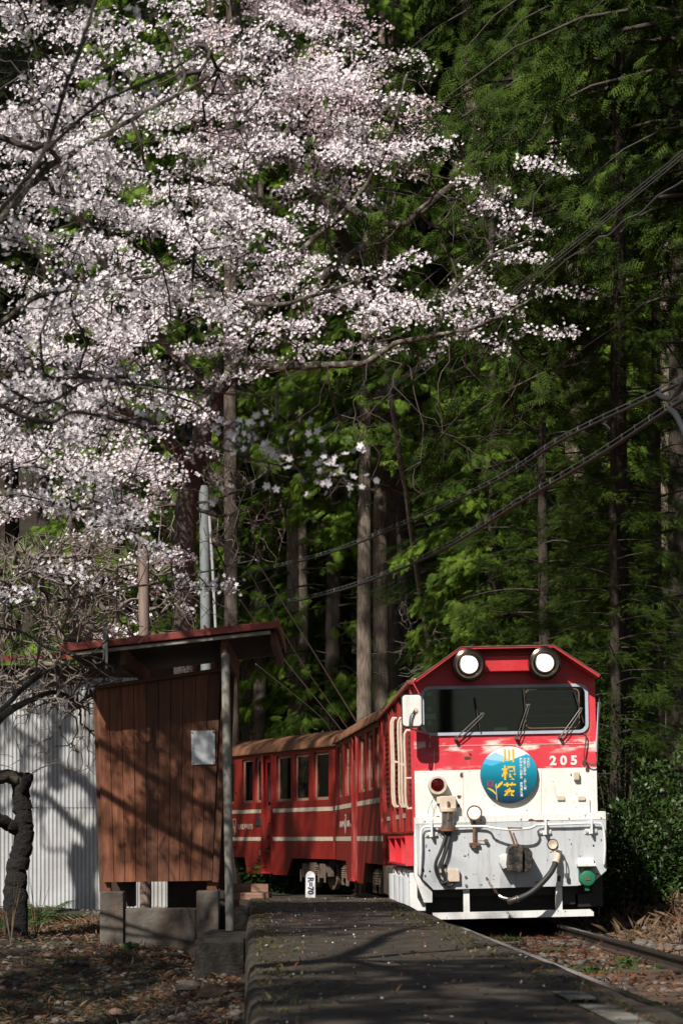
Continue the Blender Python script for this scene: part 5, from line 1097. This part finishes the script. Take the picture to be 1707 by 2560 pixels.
def sugi_t():
    V, F = [], []; r_ = random.Random(5)
    for i in range(26):
        t = i / 26; a = i * 2.4; el = R(40); l2 = .22 * (1.15 - t * .6); dx = (math.cos(el) * l2, math.sin(el) * math.cos(a) * l2, math.sin(el) * math.sin(a) * l2)
        k = len(V); V += [(t, 0, .012 - .1 * t * t), (t + .02, .0, -.012 - .1 * t * t), (t + dx[0], dx[1], dx[2] - .1 * t * t)]; F.append((k, k + 1, k + 2))
    return np.array(V), np.array(F)
SV, SF = sugi_t()
def conifer(name, seed, H, h0, Rr, nbr, dens, sz, tmpl, fol, shape=.8, bark='cbark', droop=.5, deadn=18, rt=.22, label='', lean=0):
    global rng
    old = rng; rng = np.random.default_rng(seed)
    root = bpy.data.objects.new(name, None); link(root)
    g = G(); n = 18; pts = [Vector((math.sin(t * 9 + seed) * .03 + lean * t, math.cos(t * 7 + seed) * .03, H * t)) for t in np.linspace(0, 1, n)]
    g.tube(pts, [rt * (1 - .82 * t) * (1.25 if t == 0 else 1) for t in np.linspace(0, 1, n)], 12); tr = g.build('trunk', bark if h0 > 10.5 and sz < .5 and fol != 'hdark' else 'dbark', root, smooth=True)
    P, X, N, Sz = [], [], [], []; A, B, ra, rb = [], [], [], []
    for i in range(nbr):
        q_ = (i + rng.random()) / nbr; h = h0 + (H - h0) * q_; az = i * 2.4 + rng.normal() * .4; L_ = Rr * ((1 - q_) ** shape * .9 + .12) * rng.uniform(.7, 1.2) * (.75 + .25 * min(1, q_ * 5))
        c_ = np.array([math.cos(az), math.sin(az), 0]); sd_ = np.array([-math.sin(az), math.cos(az), 0]); up0 = rng.uniform(.05, .35)
        ax = np.array([0, 0, h])
        f = lambda t: ax + c_ * (L_ * t) + np.array([0, 0, L_ * (up0 * t - droop * t * t)])
        tt = np.linspace(0, 1, 6); pp = np.array([f(t) for t in tt]); A.append(pp[:-1]); B.append(pp[1:]); rr0 = .012 + .012 * L_; rr0 *= .6; ra.append(rr0 * (1 - tt[:-1] * .9)); rb.append(rr0 * (1 - tt[1:] * .9))
        nc = max(2, int(L_ * dens / 6)); m = nc * 6; t = np.repeat(rng.random(nc) ** .7 * .85 + .15, 6) + rng.normal(size=m) * .03; t = np.clip(t, .08, 1.03); w_ = L_ * .38 * (1.08 - t) ** .7; la = np.repeat(rng.uniform(-1, 1, nc), 6) + rng.normal(size=m) * .12
        base = ax + c_ * (L_ * t)[:, None] + np.stack([0 * t, 0 * t, L_ * (up0 * t - droop * t * t)], 1) + sd_ * (la * w_)[:, None]; base[:, 2] -= np.abs(la) * w_ * .35 + np.repeat(rng.random(nc), 6) * .10 * L_ + rng.random(m) * .10
        P.append(base); X.append(c_ * .8 + sd_ * (la * .9)[:, None] + np.stack([0 * t, 0 * t, up0 - droop * 1.3 * t - rng.random(m) * .5], 1) + rng.normal(size=(m, 3)) * .3); N.append(np.array([0, 0, 1]) + rng.normal(size=(m, 3)) * .8); Sz.append(rng.uniform(.7, 1.25, m) * sz)
    for i in range(deadn):
        h = h0 * rng.uniform(.35, 1.05); az = rng.random() * 6.28; L_ = rng.uniform(.3, 1.5); p0 = np.array([0, 0, h]); d = np.array([math.cos(az), math.sin(az), rng.uniform(-.35, .1)])
        p1 = p0 + d * L_ * .5; p2 = p1 + (d + rng.normal(size=3) * .25) * L_ * .5; A.append(np.array([p0, p1])); B.append(np.array([p1, p2])); ra.append(np.array([.014, .009])); rb.append(np.array([.009, .003]))
    V, F = segtubes(np.concatenate(A), np.concatenate(B), np.concatenate(ra), np.concatenate(rb), 4); mesh_np('boughs', V, F, 'bark', root, smooth=True)['kind'] = 'stuff'
    V, F = scatter(*tmpl, np.concatenate(P), np.concatenate(X), np.concatenate(N), np.concatenate(Sz)); mesh_np('crown', V, F, fol, root)
    rng = old; return root
VAR = {
 'hA': conifer('cypress_tree', 11, 26, 11.0, 2.9, 90, 46, .27, (HV, HF), 'hinoki2', rt=.24),
 'hB': conifer('cypress_tree', 12, 21, 4.0, 3.2, 100, 52, .29, (HV, HF), 'hinoki2', rt=.21),
 'hC': conifer('cypress_tree', 13, 11, 2.0, 2.2, 80, 54, .26, (HV, HF), 'hinoki2', rt=.13, deadn=10),
 'sD': conifer('cedar_tree', 14, 34, 17.5, 2.7, 110, 60, .34, (SV, SF), 'sugi', rt=.27, droop=.35),
 'sE': conifer('cedar_tree', 15, 14, 2.8, 2.3, 85, 60, .32, (SV, SF), 'sugi', rt=.15, droop=.3),
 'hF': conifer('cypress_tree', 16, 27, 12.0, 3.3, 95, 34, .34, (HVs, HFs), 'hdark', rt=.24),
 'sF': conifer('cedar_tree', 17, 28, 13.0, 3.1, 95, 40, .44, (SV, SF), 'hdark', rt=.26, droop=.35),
}
VAR['hG'] = conifer('cypress_tree', 18, 20, 7.2, 4.2, 80, 34, .26, (HV, HF), 'hinoki', rt=.15, droop=.6, shape=.6)
used = set()
def tree(kind, x, y, rz, sc, label, group=None, dz=-.15):
    src = VAR[kind]; loc = (x, y, zg(x, y) + dz)
    sc = (sc,) * 3 if isinstance(sc, (int, float)) else sc
    if kind in used: o = copy_tree(src, loc, rz, sc)
    else: o = src; used.add(kind); o.location = loc; o.rotation_euler = (0, 0, rz); o.scale = sc
    for k in ('label', 'category', 'group'):
        if k in o: del o[k]
    tag(o, label, 'tree', group); return o
def at(px, Y): return (px - CX) / 6000 * Y
NT = [  # named trees in view
 ('sD', at(578, 47), 47, 0, (.62, .62, .95), 'tall cedar with a pale sunlit trunk just right of the grey utility pole'),
 ('hA', at(652, 50), 50, 1, .72, 'slimmer brownish trunk standing close right of the pale cedar trunk'),
 ('hA', at(953, 46.5), 46.5, 3.3, .80, 'left one of the two touching trunks rising behind the locomotive mirror'),
 ('sD', at(985, 47.2), 47.2, 4, (.78, .78, 1.02), 'right thicker one of the two touching trunks behind the locomotive mirror'),
 ('hC', at(1270, 45), 45, .4, .95, 'light green young cypress filling the space above the locomotive cab'),
 ('hB', at(1230, 38), 38, 1.4, .62, 'bright green cypress crossed by the ringed cables above the locomotive'),
 ('sE', at(1360, 36), 36, 2.2, .80, 'tufted cedar with yellowish green shoots right above the headlights'),
 ('hB', at(1330, 40), 40, 5, .5, 'cypress with sunlit fans directly behind the right headlight'),
 ('sE', at(1290, 41), 41, 5.5, 1.05, 'tufted cedar behind the tips of the pink cherry boughs'),
 ('sE', at(1535, 31.5), 31.5, 3, .62, 'shaded young cedar at the right beside the locomotive cab'),
 ('sE', at(1640, 33), 33, 1.1, .85, 'dark cedar at the right edge with sparse green tufts'),
 ('hB', at(1480, 42), 42, 2.7, .80, 'taller dark cypress behind the shaded young cedar at right'),
 ('hG', 3.7, 32, 3.9, 1.0, 'tall cypress at the upper right with long hanging sunlit curtains'),
 ('hG', 5.2, 29, 1.9, 1.1, 'dark tall cypress at the right edge whose boughs cross the wires'),
 ('hA', at(914, 44.8), 44.8, 2, .74, 'reddish trunk with light green boughs hanging between blossom and paired trunks'),
 ('sE', at(720, 52), 52, 2, 1.1, 'cedar half hidden behind the hanging blossom left of the paired trunks'),
]
for kd, x, y, rz, sc, lb in NT: tree(kd, x, y, rz, sc, lb)
r_ = random.Random(21); cnt_ = 0
GL = 'dark conifer standing in the crowded wooded slope behind the railway'
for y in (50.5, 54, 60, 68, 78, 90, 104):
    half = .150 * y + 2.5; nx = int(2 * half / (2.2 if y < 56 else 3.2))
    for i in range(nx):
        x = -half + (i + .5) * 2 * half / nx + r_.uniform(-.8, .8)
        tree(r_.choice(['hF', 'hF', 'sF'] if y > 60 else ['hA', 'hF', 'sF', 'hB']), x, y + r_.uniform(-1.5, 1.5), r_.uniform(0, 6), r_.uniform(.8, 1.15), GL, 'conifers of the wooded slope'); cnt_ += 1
for i, (x, y) in enumerate(((-.9, 49.5), (2.6, 48.6), (4.6, 47.5), (6.6, 49), (-1.9, 51.5), (1.2, 52), (3.8, 51.5))): tree('sD', x, y, i * 1.3, 1.0, 'tall straight trunked cedar in the row added to shade the slope', 'cedars at the foot of the slope')  # high crowns added to throw shade on the slope behind
# conifers left behind the cherry and right edge shade row
for x, y, kd, s_, lb in ((-6.0, 40, 'sF', .8, 'cedar farther back behind the blossom at the left edge'), (6.5, 30, 'sF', .8, 'dark cedar in the shade behind the glossy bush'), (7.2, 37, 'hF', .9, 'dark cypress deep in the shade at the right edge'), (5.6, 40, 'sF', .9, 'dark cedar behind the shaded young cedar at right')):
    tree(kd, x, y, x * 3, s_, lb)
VAR['hH'] = conifer('cypress_tree', 19, 29, 12.0, 4.3, 80, 26, .34, (HVs, HFs), 'hinoki', rt=.25, shape=.5)
tree('hH', -8.3, 29, .5, 1.22, 'unseen tall cypress left of the shed added to shade the forest')  # added out of view to shade the middle of the forest
for x, y, kd, s_ in ((4.4, 23.3, 'hH', 1.0), (5.6, 15.5, 'hF', .95), (6.6, 20, 'sF', .95), (5.2, 10, 'hF', .9)):
    tree(kd, x, y, x * 2, s_, 'unseen tall conifer added beyond the right edge to shade the forest', 'unseen shading conifers beyond the right edge')  # added out of view to darken the forest at the right
for x, y, kd, s_ in ((-4.6, .5, 'hF', .55), (-3.9, -5.5, 'sF', .75), (-6.3, 4.6, 'hF', .5), (6, 3, 'hF', 1), (7, -4, 'sF', 1), (4.5, -11, 'hF', .9), (9, 11, 'sF', 1), (-6.5, 8.5, 'hF', .42), (-13, 6, 'hF', .7), (-12, 13, 'sF', .6), (0, -16, 'hF', .7), (-6, -15, 'sF', .7)):
    tree(kd, x, y, x * 2, s_, 'unseen conifer added behind the viewer to block sky and sun', 'unseen shading conifers behind the viewer')  # added out of view to block sky light and shade the ground
for k, o in VAR.items():
    if k not in used:
        for ch in list(o.children): bpy.data.objects.remove(ch)
        bpy.data.objects.remove(o)

# ------------------------------------------------------------ broadleaf bushes, ferns and weeds
def bush(px, py, Y, w_, h_, n, lf, m, label, sz=(.05, .09), group=None):
    c = W(px, py, Y); c.z = zg(c.x, c.y); root = empty('bush', c, label=label, cat='bush', group=group)
    d = rdir(n); d[:, 2] = np.abs(d[:, 2]); rad = rng.random(n) ** .35 * (1 + .25 * np.sin(d[:, 0] * 7 + px) * np.cos(d[:, 2] * 9)); P = d * rad[:, None] * np.array([w_, w_ * .7, h_])
    X = unit(d + rng.normal(size=(n, 3)) * .6 - [0, 0, .3]); N = unit(rng.normal(size=(n, 3)) * .6 + [-.2, -.4, .8]); V, F = scatter(LV * [1, 1.15, 1], LF, P, X, N, U(*sz, n)); mesh_np('foliage', V, F, m, root)['kind'] = 'stuff'
    k = 26; e = unit(rdir(k) * [1, 1, .3] + [0, 0, .9]) * np.array([w_, w_ * .7, h_]) * .8; z = np.zeros((k, 3)); V, F = segtubes(z, e, np.full(k, .012), np.full(k, .003), 4); mesh_np('stems', V, F, 'cbark', root)['kind'] = 'stuff'
bush(1600, 2250, 28, .62, 1.45, 5200, 1, 'bush', 'glossy green broadleaf bush right of the locomotive')
bush(1700, 2250, 29, .6, 1.9, 4200, 1, 'bush', 'taller glossy bush at the right edge behind the dry bank')
bush(1540, 2250, 30.5, .4, 1.0, 1800, 1, 'bush', 'small bush between locomotive and glossy bush', (.04, .07))
bush(1560, 2000, 31.5, .7, 2.9, 3200, 1, 'bush', 'thin shrub with shining leaves behind the glossy bush', (.04, .07))
bush(775, 1900, 45, 1.0, 3.3, 4500, 1, 'bush', 'shiny leaved shrub behind the tan roof of the second car', (.07, .13))
bush(690, 1900, 46.5, .8, 2.6, 2800, 1, 'bush', 'darker shrub left of the shiny one behind the second car', (.07, .12))
bush(870, 1900, 46, .6, 2.3, 2000, 1, 'bush', 'low shrub at the foot of the reddish trunk', (.07, .12))
bush(300, 1750, 29, 1.2, 3.2, 3800, 1, 'yleaf', 'thin olive shrub behind the shed roof', (.03, .06))
def fern(px, py, Y, n, L_, label, m='weed', cat='plant'):
    c = W(px, py, Y); c.z = zg(c.x, c.y); d = unit(np.stack([rng.normal(size=n), rng.normal(size=n), np.abs(rng.normal(size=n)) * .7 + .5], 1))
    V, F = scatter(HVs * [1, 1, 1.6], HFs, np.zeros((n, 3)), d, np.tile([0., 0, 1], (n, 1)) + rng.normal(size=(n, 3)) * .2, U(L_ * .6, L_, n)); o = mesh_np('fern_plant', V, F, m); o.location = c; tag(o, label, cat)
fern(112, 2268, 22.5, 9, .42, 'feathery green fern before the corrugated shed wall'); fern(60, 2290, 21.5, 6, .3, 'small fern at the foot of the black tree'); fern(8, 2285, 21, 7, .4, 'fern at the left edge before the shed')
c_ = W(327, 2358, 18.9)
P = np.zeros((26, 3)); X = unit(rng.normal(size=(26, 3)) * [1, 1, .5] + [0, 0, .7]); V, F = scatter(LV * [1, 1.6, 1], LF, P, X, unit(rng.normal(size=(26, 3)) * .5 + [0, -.6, 1]), U(.05, .11, 26)); o = mesh_np('leafy_weed', V, F, 'weed'); o.location = (c_.x, c_.y, zg(c_.x, c_.y)); tag(o, 'bright green weed at the foot of the concrete footing', 'plant')
for i, (px, py, Y) in enumerate(((28, 2320, 19), (92, 2315, 20), (1560, 2260, 26.5), (1680, 2262, 26))):
    c = W(px, py, Y); c.z = zg(c.x, c.y); g = G()
    for k in range(7): t = random.uniform(-.12, .12); g.tube([(0, 0, 0), (t * .4, random.uniform(-.05, .05), .25), (t, random.uniform(-.1, .1), random.uniform(.3, .6))], [.004, .003, .001], 4)
    o = g.build('dead_stalks', 'straw', loc=c); tag(o, ('thin pale dead stalks before the black tree', 'dead stalks beside the fern at the shed wall', 'dry stalks on the bank right of the locomotive', 'dry stalks at the right edge of the bank')[i], 'plant')
print('meshes', len(bpy.data.meshes), 'objects', len(bpy.data.objects), 'slope trees', cnt_)
